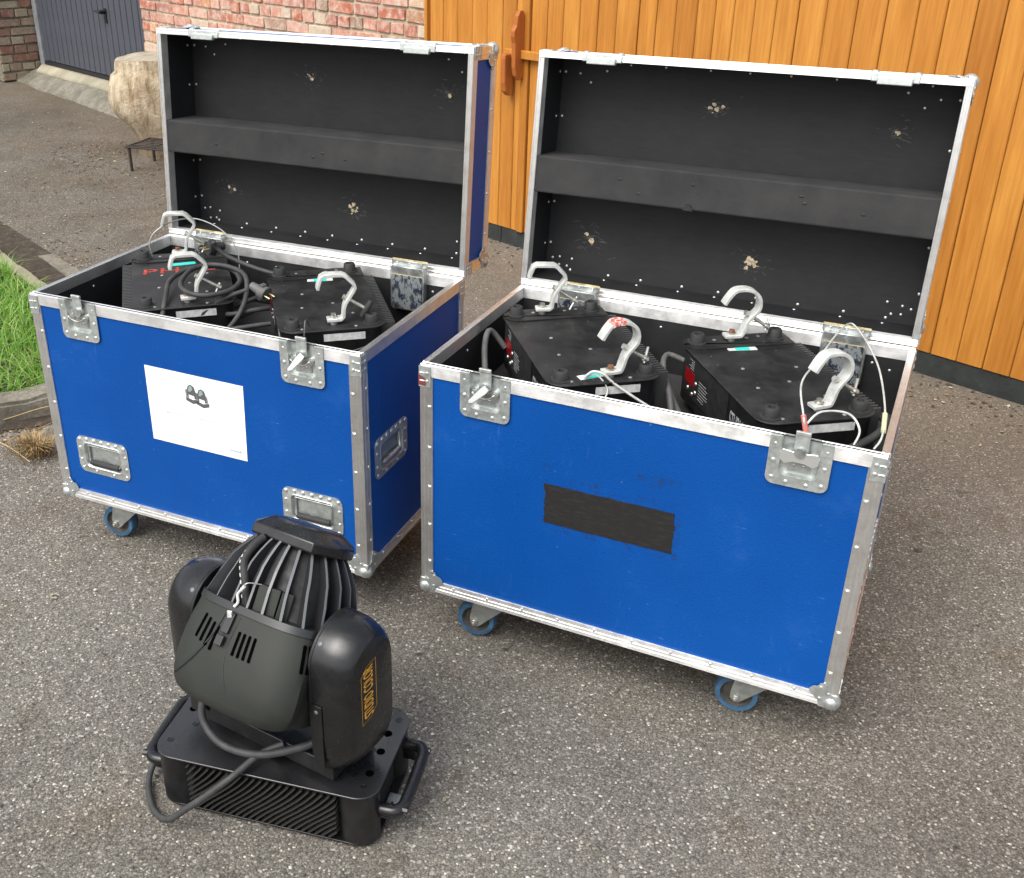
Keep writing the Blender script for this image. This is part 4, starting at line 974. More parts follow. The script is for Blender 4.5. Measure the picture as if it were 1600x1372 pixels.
# small nicks in the foam bars
for lid, xs_ in ((lidA, (-.30, .02, .05, .12)), (lidB, (-.07, .18, .19, .32, -.2, -.25))):
    mb = MB(); random.seed(len(xs_))
    for x in xs_:
        z = random.uniform(.265, .31); mb.ball((x, .004, z), .005, 8, 0, None, (1.2, .25, .7))
    if lid is lidB: mb.prism([(-.012, 0), (.012, 0), (.007, .014), (-.005, .016)], -.0005, .004, 0, Matrix.Translation((-.075, .0035, .239)) @ Matrix(((1, 0, 0, 0), (0, 0, -1, 0), (0, 1, 0, 0), (0, 0, 0, 1))))
    mb.build('foam_nicks', 'black_matt', lid, kind='stuff')

# ---- paper notice on the left case
FX = Matrix(((1, 0, 0, 0), (0, 0, -1, -hd + .0020), (0, 1, 0, 0), (0, 0, 0, 1)))      # x right, y up, z out of the front
pn = MB().prism([(-.1395, .401), (.151, .399), (.157, .607), (-.139, .610)], 0, .0006, 0, FX).build('paper_notice', 'paper_white', caseA, label='white printed sheet with a small picture')
mb = MB()
def silhouette(cx, cz, s_):
    def P(pts, m_, o_=0.0): mb.add([(cx + p[0] * s_, -hd + .0011 - o_, cz + p[1] * s_) for p in pts], [tuple(range(len(pts)))], m_)
    P([(-.9, -1.0), (.1, -1.35), (1.0, -1.05), (1.0, -.55), (.1, -.8), (-.9, -.5)], 1)
    P([(-.85, -.5), (-.95, .3), (-.8, .55), (-.6, .5), (-.55, -.55)], 0, .0001); P([(.55, -.65), (.6, .3), (.8, .3), (.88, -.5)], 0, .0001)
    P([(-.62, -.55), (-.7, .4), (-.45, 1.05), (0, 1.25), (.42, 1.0), (.62, .35), (.6, -.6)], 1, .0002)
    P([(-.52, .3), (-.3, .95), (.05, 1.1), (.2, .6), (-.2, .25)], 2, .0003); P([(-.4, -.55), (-.45, -.15), (.35, -.25), (.38, -.6)], 3, .0003)
silhouette(.000, .556, .0205); silhouette(.031, .550, .0200)
mb.build('printed_picture', ['ink_grey', 'ink_dark', 'ink_pale', 'paper_white'], pn)
random.seed(8); mb = MB(); x = -.085
while x < .095:
    w_ = random.uniform(.0015, .0035); h_ = random.uniform(.0015, .0035)
    if random.random() < .72: mb.span(x, x + w_, -hd + .00105, -hd + .0013, .490 - h_, .490 + h_ * random.uniform(.2, 1))
    x += w_ + random.uniform(.001, .003)
mb.build('printed_line', 'ink_faint', pn)
mb = MB(); x = .102
while x < .136:
    w_ = random.uniform(.0015, .003); mb.span(x, x + w_, -hd + .00105, -hd + .0013, .418, .418 + random.uniform(.003, .006)); x += w_ + .0015
mb.span(.103, .136, -hd + .00105, -hd + .0013, .4145, .4152); mb.build('printed_mark', 'ink_blue', pn)
# ---- black tape on the right case
random.seed(3); top = [(-.184 + .291 * i / 14, .5215 + random.uniform(-.0007, .0007)) for i in range(15)]; bot = [(.110 - .291 * i / 14, .4225 + random.uniform(-.0007, .0007)) for i in range(15)]
left = [(-.181 + random.uniform(-.003, .002), .4225 + .099 * (i + 1) / 9) for i in range(8)]; right = [(.109 + random.uniform(-.003, .002), .5215 - .099 * (i + 1) / 9) for i in range(8)]
MB().prism(top + right + bot + left, 0, .0005, 0, FX).build('black_tape', 'tape_black', caseB, label='strip of scuffed black tape')
mb = MB(); mb.add([tuple(FX @ Vector(p)) for p in ((-.19, .405, -.0002), (.122, .405, -.0002), (.122, .545, -.0002), (-.19, .548, -.0002))], [(0, 1, 2, 3)])
mb.build('tape_residue', 'tape_residue', caseB)
for quad in (((-.19, .550, -.0002), (-.165, .552, -.0002), (-.165, .60, -.0002), (-.19, .602, -.0002)), ((.02, .575, -.0002), (.115, .56, -.0002), (.118, .60, -.0002), (.02, .60, -.0002))):
    MB().add([tuple(FX @ Vector(q)) for q in quad], [(0, 1, 2, 3)]).build('tape_residue', 'tape_residue', caseB)
# ------------------------------------------------------------------ stage lamps stored upside down in the cases
def case_matrix(c): return Matrix.Translation(c.location) @ Matrix.Rotation(c.rotation_euler[2], 4, 'Z')
PL, PW, PZ, BHT = .450, .258, .745, .128
def hook_clamp(parent, X, style, tape=False, rusty=True, screw=0.0, tbar=False):
    """bent steel hook with a clamping screw, bolted to the plate; X maps clamp space to the lamp"""
    if style == 'round':
        pts = [(-.026, .012), (.006, .012), (.014, .016), (.019, .032), (.024, .048), (.036, .062), (.046, .074), (.048, .090), (.043, .106), (.031, .118), (.014, .124), (-.004, .124), (-.016, .120), (-.027, .106), (-.036, .090)]
        path = [(p.x, p.z) for p in smoothpath([(a, 0, b) for a, b in pts], 2)]
    else:
        path = [(-.024, .012), (.010, .012), (.016, .018), (.018, .040), (.022, .052), (.042, .082), (.046, .090), (.044, .098), (.024, .119), (.016, .123), (-.026, .124), (-.034, .120), (-.041, .100), (-.043, .090)]
    mb = MB(); mb.ribbon(path, .0265, .0078, 0, X)
    o = mb.build('hook_clamp', 'clamp_grey', parent, smooth=45, bevel=.0012, seg=2)
    b = MB(); b.cyl((-.008, 0, -.001), (-.008, 0, .009), .009, n=14, X=X); b.cyl((-.008, 0, .0148), (-.008, 0, .019), .0105, n=6, X=X, mat=0); b.cyl((-.008, 0, .019), (-.008, 0, .026), .0065, n=10, X=X, mat=1)
    b.build('mount_bolt', ['bolt_zinc', 'rusty_bolt' if rusty else 'bolt_zinc'], o, smooth=40)
    s0 = Vector((.029, 0, .060)); d = Vector((.80, screw, -.52)).normalized(); s1 = s0 + d * .052
    m = MB(); m.cyl(tuple(s0 - d * .014), tuple(s0 - d * .006), .0062, n=8, X=X); m.cyl(tuple(s0 - d * .01), tuple(s1), .0042, n=8, X=X)
    if tbar:
        q = Vector((-.52, 0, -.80)); m.build('clamp_screw', 'bolt_zinc', o, smooth=40)
        w = MB(); P = [s1 + q * k for k in (-.024, -.008, .008, .024)]
        w.tube([tuple(p) for p in P], [.0062, .0085, .0085, .0062], 8, X=X); w.build('screw_wing', 'rubber', o, smooth=50)
    else:
        m.cyl(tuple(s1 - d * .004), tuple(s1 + d * .006), .0068, n=8, X=X)
        e = Vector((.35, .3, .9)).normalized() if style == 'round' else Vector((-.5, -.2, -.85)).normalized()
        m.cyl(tuple(s1 - e * .010), tuple(s1 + e * .026), .0030, n=8, X=X); m.build('clamp_screw', 'bolt_zinc', o, smooth=40)
    if tape:
        k = len(path); t_ = MB(); t_.ribbon(path[-9:-4] if style == 'round' else path[-3:], .0280, .0092, 0, X); t_.build('red_tape_band', 'red_tape', o)
    return o

def stored_lamp(label, c, x, y, fin_side, clamps, turquoise, dz=0.0, ang=127.0):
    T = case_matrix(c) @ Matrix.Translation((x, y, 0)) @ Matrix.Rotation(R(ang), 4, 'Z')
    L = thing('stage_lamp', label, 'stage lamp', (T.translation.x, T.translation.y, .586), T.to_euler().z, 'stage lamps stored upside down in the cases')
    z1 = PZ + dz - .586; z0 = z1 - BHT - .004; fs = fin_side
    # base housing
    o_ = rrect(PL - .012, PW - .014, .034, 6); MB().prism(o_, z0, z1 - .0032).build('base_housing', 'black_powder', L, smooth=40, bevel=.003, seg=2)
    MB().prism(rrect(PL, PW, .040, 7), z1 - .003, z1).build('base_plate', 'plate_worn_black', L, smooth=40, bevel=.0008, seg=1)
    # folded strip across the far end
    MB().prism(rrect(.072, PW - .002, (.038, .038, .004, .004), 6, PL / 2 - .037, 0), z1 + .0004, z1 + .0032).build('end_strip', 'plate_worn_black', L, smooth=40, bevel=.0006, seg=1)
    for sx in (-1, 1):
        for sy in (-1, 1):
            f = MB(); zz = z1 + (.0032 if sx > 0 else 0)
            f.lathe([(.0215, 0), (.0215, .0025), (.0165, .003), (.0155, .020), (.0135, .0225), (.0075, .0226), (.0065, .015), (.001, .0148)], 18, 0, Matrix.Translation((sx * (PL / 2 - .032), sy * (PW / 2 - .034), zz))); f.build('rubber_foot', 'rubber', L, smooth=45)
    s = MB()
    for px, py in ((-.205, .075), (-.208, -.055), (-.20, -.10), (.20, .05), (.20, -.03), (.205, -.06), (-.06, .06), (-.04, -.02), (.03, -.07), (.04, .05), (-.12, -.06)): s.rivet((px, py, z1 + (.0032 if px > .15 else 0)), (0, 0, 1), .0046, .0014)
    s.build('plate_screws', 'stained_steel', L, smooth=50, kind='stuff')
    h = MB()
    for px, py in ((-.204, -.04), (-.204, .045), (.205, .075), (.205, .02), (.205, -.085)): h.cyl((px, py, z1 + (.0034 if px > .1 else .0003)), (px, py, z1 + (.0037 if px > .1 else .0006)), .0075, n=14)
    h.build('plate_holes', 'black_matt', L, kind='stuff')
    # cooling fins along one long side
    n = 30; fn = MB().prism(rrect(.0056, .050, .002, 2), 0, BHT - .014); fm = fn.mesh('fin', 'fin_grey')
    for i in range(n):
        obj('fin', fm, L, loc=(-PL / 2 + .050 + i * (PL - .10) / (n - 1), -fs * (PW / 2 - .007 + .008), z0 + .010), rot=(0, 0, 0), smooth=40)
    # control panel on the other side
    yy = fs * (PW / 2 - .0062); N_ = fs
    def side(x0, x1, a, b, t_, name, mat, par=L): return MB().span(x0, x1, *sorted((yy, yy + N_ * t_)), a, b).build(name, mat, par)
    if fs > 0:
        cp = side(-.06, .185, z1 - .105, z1 - .010, .0012, 'control_panel', 'black_matt')
        MB().span(.118, .168, yy + .0013, yy + .0026, z1 - .076, z1 - .044).build('display', 'red_display', cp)
        b = MB()
        for k, (a, zz) in enumerate(((.108, .062), (.150, .088), (.124, .094), (.108, .084))): b.rivet((a, yy + .0013, z1 - zz), (0, 1, 0), .0052, .003)
        b.build('buttons', 'bolt_zinc', cp, smooth=50, kind='stuff')
        b = MB(); random.seed(3)
        for k in range(7): b.span(.06 - random.uniform(0, .03), .092, yy + .0013, yy + .0017, z1 - .05 - k * .007, z1 - .0488 - k * .007)
        for k in range(5): b.span(.125, .125 + random.uniform(.012, .03), yy + .0013, yy + .0017, z1 - .018 - k * .005, z1 - .0172 - k * .005)
        b.build('panel_print', 'silver_print', cp, kind='stuff')
        tm = text_mesh('STUDIO', .032, .0002, .62); X = Matrix.Translation((-.110, yy + .0006, z1 - .060)) @ Matrix(((-1, 0, 0, 0), (0, 0, 1, 0), (0, 1, 0, 0), (0, 0, 0, 1)))
        b = MB(); addmesh(b, tm, X @ Matrix.Diagonal((1, 1.7, 1, 1))); b.build('maker_lettering', 'silver_print', L)
    # near end: label strip and carrying handle
    xe = -(PL / 2 - .0062)
    MB().span(xe - .0012, xe, -.075, .025, z1 - .030, z1 - .012).build('label_strip', 'label_white', L)
    hdl = MB().tube(smoothpath([(xe + .004, -.09, z1 - .075), (xe - .032, -.088, z1 - .078), (xe - .040, -.07, z1 - .078), (xe - .040, -.02, z1 - .078), (xe - .032, -.004, z1 - .078), (xe + .004, -.002, z1 - .075)], 4), .009, 8)
    hdl.build('handle', 'black_plastic', L, smooth=60)
    sk = MB(); sk.cyl((xe, .055, z1 - .055), (xe - .004, .055, z1 - .055), .014, n=18); sk.build('socket', 'black_matt', L, smooth=40)
    # yoke stub reaching down into the foam
    MB().prism(rrect(.20, .16, .05, 6), -.02, z0 + .001).build('yoke_collar', 'black_matt', L, smooth=40)
    if turquoise:
        for (px, py, w_, l_, zz) in turquoise:
            lb = MB().prism(rrect(.022, .068, .002, 2), 0, .0005, 0, Matrix.Translation((px, py, z1 + zz)) @ Matrix.Rotation(w_, 4, 'Z')).build('white_sticker', 'label_white' if l_ else 'turquoise_tape', L)
            if l_: MB().prism(rrect(.0215, .034, .002, 2), .0006, .0010, 0, Matrix.Translation((px, py, z1 + zz)) @ Matrix.Rotation(w_, 4, 'Z')).build('turquoise_tape', 'turquoise_tape', lb)
    for cl in clamps:
        X = Matrix.Translation((cl['x'], cl['y'], z1 + (.0032 if cl['x'] > 0 else 0))) @ Matrix.Rotation(R(cl.get('rot', 0)), 4, 'Z') @ Matrix(((0, 1, 0, 0), (-1, 0, 0, 0), (0, 0, 1, 0), (0, 0, 0, 1)))
        hook_clamp(L, X, cl.get('style', 'round'), cl.get('tape', False), cl.get('rusty', True), cl.get('screw', 0), cl.get('tbar', False))
    return L

lampB0 = stored_lamp('left lamp stored upside down in right case, its near hook wrapped in red tape', caseB, -.220, -.015, 1,
    [dict(x=-.193, y=-.022, tape=True, rot=6), dict(x=.193, y=.022, style='square', rusty=False, rot=-8)], [(-.186, .022, R(10), True, .0003)])
lampB1 = stored_lamp('right lamp stored upside down in right case, turquoise sticker by its far hook', caseB, .2195, .004, 1,
    [dict(x=-.180, y=-.020, rot=8, rusty=False), dict(x=.193, y=.004, rot=-4)], [(.147, .005, R(-4), True, .0004)], ang=126)
lampA0 = stored_lamp('lamp stored upside down in left case with red painted letters and a cable coil', caseA, -.206, -.022, -1,
    [dict(x=-.186, y=-.015, style='square', rot=4), dict(x=.190, y=-.008, style='square', rot=-6)], [(.125, -.010, R(4), False, .0004)], ang=129.5)
lampA1 = stored_lamp('right lamp stored upside down in left case, with a single hook clamp', caseA, .217, .006, 1,
    [dict(x=-.183, y=-.012, style='square', rusty=False, tbar=True)], [(.143, -.008, R(-4), True, .0004)])
z1 = PZ - .586
mb = MB()
for ch, yy_ in (('P', .082), ('H', .028), ('L', -.075)):
    tm = text_mesh(ch, .062, .0001, 1.35); addmesh(mb, tm, Matrix.Translation((.075, yy_, z1 + .0004)) @ Matrix.Rotation(R(-94), 4, 'Z'))
mb.build('red_paint_letters', 'red_spray', lampA0)

def in_case(c, pts): X = case_matrix(c); return [tuple(X @ Vector(p)) for p in pts]
def cable(name, label, cat, c, pts, r, mat, k=8, group=None, closed=False):
    P = smoothpath(in_case(c, pts), k, closed); o = MB().tube([tuple(p) for p in P], r, 8, closed).build(name, mat, smooth=70)
    # put the origin on the cable
    ctr = sum((Vector(p) for p in P), Vector()) / len(P); o.data.transform(Matrix.Translation(-ctr)); o.location = ctr
    tag(o, label, cat, group); return o
# ------------------------------------------------------------------ the moving head lamp standing on the tarmac
BX, BY, BA = -.314, 1.672, R(-16.0)
ml = thing('moving_head_lamp', 'black moving head stage lamp standing on the tarmac in front of the cases', 'stage lamp', (BX, BY, 0), BA)
QL, QW, QZ = .476, .262, .139
# base: top plate, four round corner posts, louvred sides
MB().prism(rrect(QL, QW, .045, 8), QZ - .0045, QZ).build('base_top_plate', 'gloss_black_plate', ml, smooth=40, bevel=.0008, seg=1)
MB().prism(rrect(QL - .05, QW - .05, .02, 4), .010, QZ - .0047).build('base_core', 'black_matt', ml)
MB().prism(rrect(QL - .010, QW - .008, .042, 8), .008, .0125).build('base_bottom_plate', 'black_powder', ml, smooth=40, bevel=.0008, seg=1)
for sx in (-1, 1):
    for sy in (-1, 1):
        px, py = sx * (QL / 2 - .046), sy * (QW / 2 - .041)
        o_ = rrect(.082, .074, (.036, .036, .036, .036), 6, px, py); MB().prism(o_, .0127, QZ - .0048).build('corner_post', 'black_powder', ml, smooth=50)
        MB().lathe([(.018, 0), (.018, .006), (.014, .0085)], 16, 0, Matrix.Translation((px, py, 0))).build('rubber_foot', 'rubber', ml, smooth=40)
xl, xr = -QL / 2 + .080, QL / 2 - .080; step = .0142
def fin_path(x0):
    """one slanted louvre: steep at the top, then sloping down to the left; cut off at the left post"""
    full = [(0, 0), (-.010, -.013), (-.024, -.030), (-.050, -.056), (-.080, -.083), (-.106, -.110)]
    out = []
    for (a, b), (c_, d_) in zip(full[:-1], full[1:]):
        if not out: out.append((a, b))
        if x0 + c_ < xl:
            f = (xl - x0 - a) / (c_ - a); out.append((a + (c_ - a) * f, b + (d_ - b) * f)); return out, True
        out.append((c_, d_))
    return out, False
shared = None; x = xl + .006
while x < xr + .10:
    p, cut = fin_path(x)
    if x > xr:      # begins below the plate, against the right post
        d_ = x - xr; q = [(0, 0), (-.010, -.013), (-.024, -.030), (-.050, -.056), (-.080, -.083), (-.106, -.110)]; r_ = []
        for (a, b), (c_, e_) in zip(q[:-1], q[1:]):
            if -c_ <= d_: continue
            if not r_: f = max(0, (-d_ - a) / (c_ - a)); r_.append((a + (c_ - a) * f, b + (e_ - b) * f))
            r_.append((c_, e_))
        p = r_; cut = True
    if len(p) >= 2:
        X = Matrix.Translation((0, -QW / 2 + .014, 0))
        if cut or shared is None:
            me = MB().ribbon(p, .030, .0034, 0, X).mesh('fin', 'fin_metal')
            if not cut: shared = me
        else: me = shared
        obj('fin', me, ml, loc=(x, 0, QZ - .010), smooth=60)
    x += step
for sx in (-1, 1):
    e = sx * (QL / 2 - .012)
    P = [(e - sx * .01, -.082, .078), (e + sx * .030, -.084, .076), (e + sx * .045, -.074, .077), (e + sx * .050, -.050, .079), (e + sx * .050, .050, .087), (e + sx * .045, .074, .090), (e + sx * .030, .084, .091), (e - sx * .01, .082, .09)]
    h = MB().tube(smoothpath(P, 4), .0125, 10).build('carry_handle', 'black_plastic', ml, smooth=70)
    for yy in (-.078, .078):
        zz = .080 if yy < 0 else .090
        MB().cyl((e + sx * .046, yy, zz), (e + sx * .062, yy, zz - .001), .0065, n=6).build('handle_bolt', 'black_plastic', h, bevel=.001)
        MB().box((e + sx * .016, yy * 1.06, .072), (.030, .016, .030)).build('handle_lug', 'black_plastic', h, bevel=.003)
sp = MB(); sp.box((QL / 2 + .008, -.045, .052), (.030, .055, .003)); sp.build('side_bracket', 'stained_steel', ml, bevel=.001)
st_ = MB(); 
for a in (0, 90): st_.box((0, 0, 0), (.018, .005, .0012), 0, Matrix.Translation((QL / 2 + .008, -.050, .0544)) @ Matrix.Rotation(R(a + 20), 4, 'Z'))
st_.build('bracket_slot', 'black_matt', ml)
ho = MB(); scw = MB()
for px, py, r_ in ((-.212, .010, .0085), (-.214, .060, .0085), (.205, .052, .0088), (.207, .000, .0088), (.205, -.062, .0085)): ho.cyl((px, py, QZ + .0001), (px, py, QZ + .0005), r_, n=20)
ho.build('plate_holes', 'deep_black', ml, kind='stuff')
for px, py in ((-.186, -.030), (-.214, -.085), (.178, .088), (.214, .095), (.176, -.075), (.205, -.098), (-.03, -.10), (.19, .0)):
    scw.lathe([(.0072, 0), (.0072, .0006), (.0060, .0007), (.0052, .0003), (.0022, .0006), (.001, .0003)], 14, 0, Matrix.Translation((px, py, QZ)))
scw.build('plate_screws', 'black_plastic', ml, smooth=30, kind='stuff')

# yoke (panned a little against the base)
PAN = R(-32.0) - BA
YX = Matrix.Rotation(PAN, 4, 'Z')            # yoke space: x along the yoke to the right, y to the back
yk = MB(); yk.prism(rrect(.10, .10, .05, 10), QZ + .0005, QZ + .016, 0, YX)
yk.span(-.175, .175, -.058, .058, QZ + .014, QZ + .045, 0, YX)
yk.span(-.175, .175, -.066, -.0585, QZ + .012, QZ + .052, 0, YX); yk.span(-.175, .175, .0585, .066, QZ + .012, QZ + .052, 0, YX)
yo = yk.build('yoke', 'black_powder', ml, smooth=40, bevel=.002, seg=2)
PIV = .400
def arm(sx):
    # side outline (depth y, height z): round top, narrower rounded foot
    pts = []
    rt = .083
    for i in range(25): a = math.pi * i / 24; pts.append((rt * math.cos(a), PIV + .008 + rt * math.sin(a)))
    pts += [(-.083, .34), (-.083, .27), (-.081, .22), (-.074, .190), (-.060, .168), (-.040, .157), (.0, .154), (.040, .157), (.060, .168), (.074, .190), (.081, .22), (.083, .27), (.083, .34)]
    F = YX @ Matrix(((0, 0, sx, 0), (1, 0, 0, 0), (0, 1, 0, 0), (0, 0, 0, 1)))
    # pillow-shaped cover: rings shrinking outwards
    rings = [(.1478, 1.0, 1.0), (.160, 1.0, 1.0), (.172, .995, .998), (.184, .978, .99), (.196, .945, .972), (.206, .905, .952), (.215, .86, .928), (.222, .81, .90), (.2265, .76, .875), (.2290, .71, .85)]
    cz = .325; mb = MB(); n = len(pts)
    for w_, sy, sz in rings:
        for (y_, z_) in pts:      # the foot is drawn up as it goes out
            zz = cz + (z_ - cz) * sz; yy = y_ * sy; lift = max(0, (.30 - z_)) * max(0, w_ - .165) * 4.2
            mb.v.append(tuple(F @ Vector((yy, zz + lift, w_))))
    for i in range(len(rings) - 1):
        for k in range(n): mb.f.append((i * n + k, i * n + (k + 1) % n, (i + 1) * n + (k + 1) % n, (i + 1) * n + k)); mb.m.append(0)
    mb.f += [tuple(range(n)), tuple(range((len(rings) - 1) * n, len(rings) * n))]; mb.m += [0, 0]
    a = mb.build('yoke_arm', 'black_plastic', yo, smooth=50)
    pl = [(y_ * 1.012, PIV + (z_ - PIV) * 1.005) for y_, z_ in pts]
    MB().prism(pl, .141, .1475, 0, F).build('arm_inner_plate', 'black_powder', yo, smooth=40, bevel=.001, seg=1)
    ed = MB(); ed.span(.1478 if sx > 0 else -.171, .171 if sx > 0 else -.1478, -.0858, -.0832, .185, .345, 0, YX); ed.build('arm_edge_strip', 'black_powder', yo, bevel=.001, seg=1)
    r_ = MB(); r_.rivet(tuple(YX @ Vector((sx * .156, -.083 * .70, PIV + .008 + .083 * .715))), tuple(YX.to_3x3() @ Vector((0, -.7, .7))), .0055, .0022)
    r_.rivet(tuple(YX @ Vector((sx * .159, -.0858, .330))), tuple(YX.to_3x3() @ Vector((0, -1, 0))), .0045, .002)
    r_.build('arm_screws', 'rib_grey_edge', yo, smooth=50, kind='stuff')
    return a
arm(-1); aR = arm(1)
# lettering on the right arm's outer face
LZ0, LZ1, LY0, LY1 = .235, .405, -.006, .036
XF = YX @ Matrix(((0, 0, 1, .2290), (1, 0, 0, -.016), (0, 1, 0, .360), (0, 0, 0, 1)))
def arc_plate(hw_, hh, cut): return [(-hw_, -hh), (hw_ * .2, -hh + .004), (hw_, -hh + cut), (hw_, hh), (-hw_ * .2, hh - .004), (-hw_, hh - cut)]
o1 = arc_plate(.0235, .066, .020); o2 = [(p[0] * .955, p[1] * .987) for p in o1]
mb = MB(); n = len(o1); mb.add([tuple(XF @ Vector((p[0], p[1], .0008))) for p in o1] + [tuple(XF @ Vector((p[0], p[1], .0008))) for p in o2], [(i, (i + 1) % n, n + (i + 1) % n, n + i) for i in range(n)])
for txt, zz, k in (('STUDIO', -.0285, 1.0), ('COLOR', .031, 1.0)):
    tm = text_mesh(txt, .036, .0002, .44)
    T = XF @ Matrix.Translation((.0, zz, .0010)) @ Matrix.Rotation(R(90), 4, 'Z') @ Matrix.Diagonal((.98, 1.15, 1, 1)); addmesh(mb, tm, T)
mb.build('gold_lettering', 'gold_print', yo)
MB().add([tuple(XF @ Vector((p[0], p[1], .0004))) for p in o1], [tuple(range(n))]).build('badge', 'black_matt', yo)

# head: hung between the arms, lens end down and towards the camera
TAU = R(33)
HX = YX @ Matrix.Translation((0, 0, PIV)) @ Matrix.Rotation(-TAU, 4, 'X')      # head space: z = rear axis, -y = front
def sect(w):
    """half width a, front b, back b2, squareness n of the head's section at height w on its axis"""
    T = [(-.158, .112, .106, .085, 2.8), (-.150, .125, .117, .10, 3.0), (-.130, .134, .124, .112, 3.2), (-.085, .138, .128, .118, 3.3), (-.040, .138, .127, .118, 3.3), (.010, .137, .120, .114, 3.2), (.040, .138, .116, .114, 3.2), (.080, .135, .113, .112, 2.8), (.120, .124, .104, .105, 2.5), (.150, .107, .090, .094, 2.2), (.182, .080, .066, .072, 2.0)]
    for (w0, *p), (w1, *q) in zip(T[:-1], T[1:]):
        if w <= w1: f = max(0, (w - w0) / (w1 - w0)); return [a + (b - a) * f for a, b in zip(p, q)]
    return T[-1][1:]
def hp(phi, w, k=1.0, out=0.0):
    a, bf, bb, n_ = sect(w); c_, s_ = math.cos(phi), math.sin(phi); b = bf if s_ < 0 else bb
    r_ = (abs(c_ / a) ** n_ + abs(s_ / b) ** n_) ** (-1 / n_)
    fc = min(1, max(0, (.075 - w) / .06)) * .15
    if fc > 0:
        d1 = abs(c_) / a; d2 = abs(s_) / b; d3 = (abs(c_) / a + abs(s_) / b) / 1.66
        r_ = r_ * (1 - fc) + fc / max(d1, d2, d3)
    x_, y_ = r_ * c_, r_ * s_; u = min(1, max(0, (-y_ - .045) / .05)); x_ *= 1 + u * u * (3 - 2 * u) * (.13 * min(1, max(0, (.09 - w) / .10)) + .07 * min(1, max(0, (.0 - w) / .12)))
    return Vector((x_ * k + out * c_, y_ * k + out * s_, w))
def hskin(mb, ws, k, out, mat=0, n=72, cap=None):
    o = len(mb.v)
    for w in ws:
        for i in range(n): mb.v.append(tuple(HX @ hp(2 * math.pi * i / n, w, k, out)))
    for j in range(len(ws) - 1):
        for i in range(n): mb.f.append((o + j * n + i, o + j * n + (i + 1) % n, o + (j + 1) * n + (i + 1) % n, o + (j + 1) * n + i)); mb.m.append(mat)
    if cap in ('lo', 'both'): mb.f.append(tuple(o + i for i in range(n))); mb.m.append(mat)
    if cap in ('hi', 'both'): mb.f.append(tuple(o + (len(ws) - 1) * n + i for i in range(n))); mb.m.append(mat)
hd_ = MB(); hskin(hd_, [-.157, -.154, -.148, -.138, -.118, -.095, -.07, -.04, -.01, .012, .024, .026], 1.0, 0, 0, 72, 'both')
head = hd_.build('head_shroud', 'olive_shroud', ml, smooth=30, bevel=.004, seg=3)
co = MB(); hskin(co, [.028, .08, .12, .15, .178], .80, 0, 0, 48, 'both'); co.build('heat_core', 'black_matt', head, smooth=50)
sm = MB(); hskin(sm, [.026, .027, .038, .040], 1.0, .0030, 0, 72, 'both'); sm.build('seam_ring', 'rib_black', head, smooth=40)
# radial ribs of the rear housing
nr = 22
for i in range(nr):
    phi = 2 * math.pi * (i + .5) / nr; ws = [.039, .058, .08, .10, .12, .14, .16, .176]; t_ = .0026; rb = MB()
    tx = Vector((-math.sin(phi), math.cos(phi), 0)) * t_
    oi, oo, oe = [], [], []
    for w in ws:
        p = hp(phi, w, 1.0); q = hp(phi, w, .78); e_ = hp(phi, w, 1.0, -.0012)
        oi.append(q); oo.append(p); oe.append(e_)
    for j in range(len(ws) - 1):
        a, b, c_, d_ = oi[j], oo[j], oo[j + 1], oi[j + 1]
        rb.add([tuple(HX @ (v_ + s_)) for s_ in (tx, -tx) for v_ in (a, b, c_, d_)], [(0, 1, 2, 3), (7, 6, 5, 4)], 0)
        rb.add([tuple(HX @ (b + tx)), tuple(HX @ (b - tx)), tuple(HX @ (c_ - tx)), tuple(HX @ (c_ + tx))], [(0, 1, 2, 3)], 1)
    rb.build('rib', ['rib_black', 'rib_grey_edge'], head)
# cap: faceted lid with sloping sides
cp = MB(); oc = [(-.100, -.030), (-.072, -.074), (.072, -.074), (.100, -.030), (.100, .030), (.072, .074), (-.072, .074), (-.100, .030)]; n = 8
rg = [(.168, .96), (.171, 1.0), (.189, 1.0), (.203, .78), (.210, .66)]
for w, k in rg: cp.v += [tuple(HX @ Vector((p[0] * k, p[1] * k, w))) for p in oc]
for j in range(len(rg) - 1):
    for i in range(n): cp.f.append((j * n + i, j * n + (i + 1) % n, (j + 1) * n + (i + 1) % n, (j + 1) * n + i)); cp.m.append(0)
cp.f += [tuple(range(n)), tuple((len(rg) - 1) * n + i for i in range(n))]; cp.m += [0, 0]
cp.build('rear_cap', 'black_plastic', head, bevel=.0025, seg=2, smooth=35)
# inner lugs seen between the ribs
for phi, w0 in ((-1.42, .042), (-1.20, .042), (-.98, .042)):
    c_ = hp(phi, w0 + .022, .86); MB().box((0, 0, 0), (.022, .014, .05), 0, HX @ Matrix.Translation(c_) @ Matrix.Rotation(phi + math.pi / 2, 4, 'Z')).build('heat_lug', 'olive_shroud', head, bevel=.001)
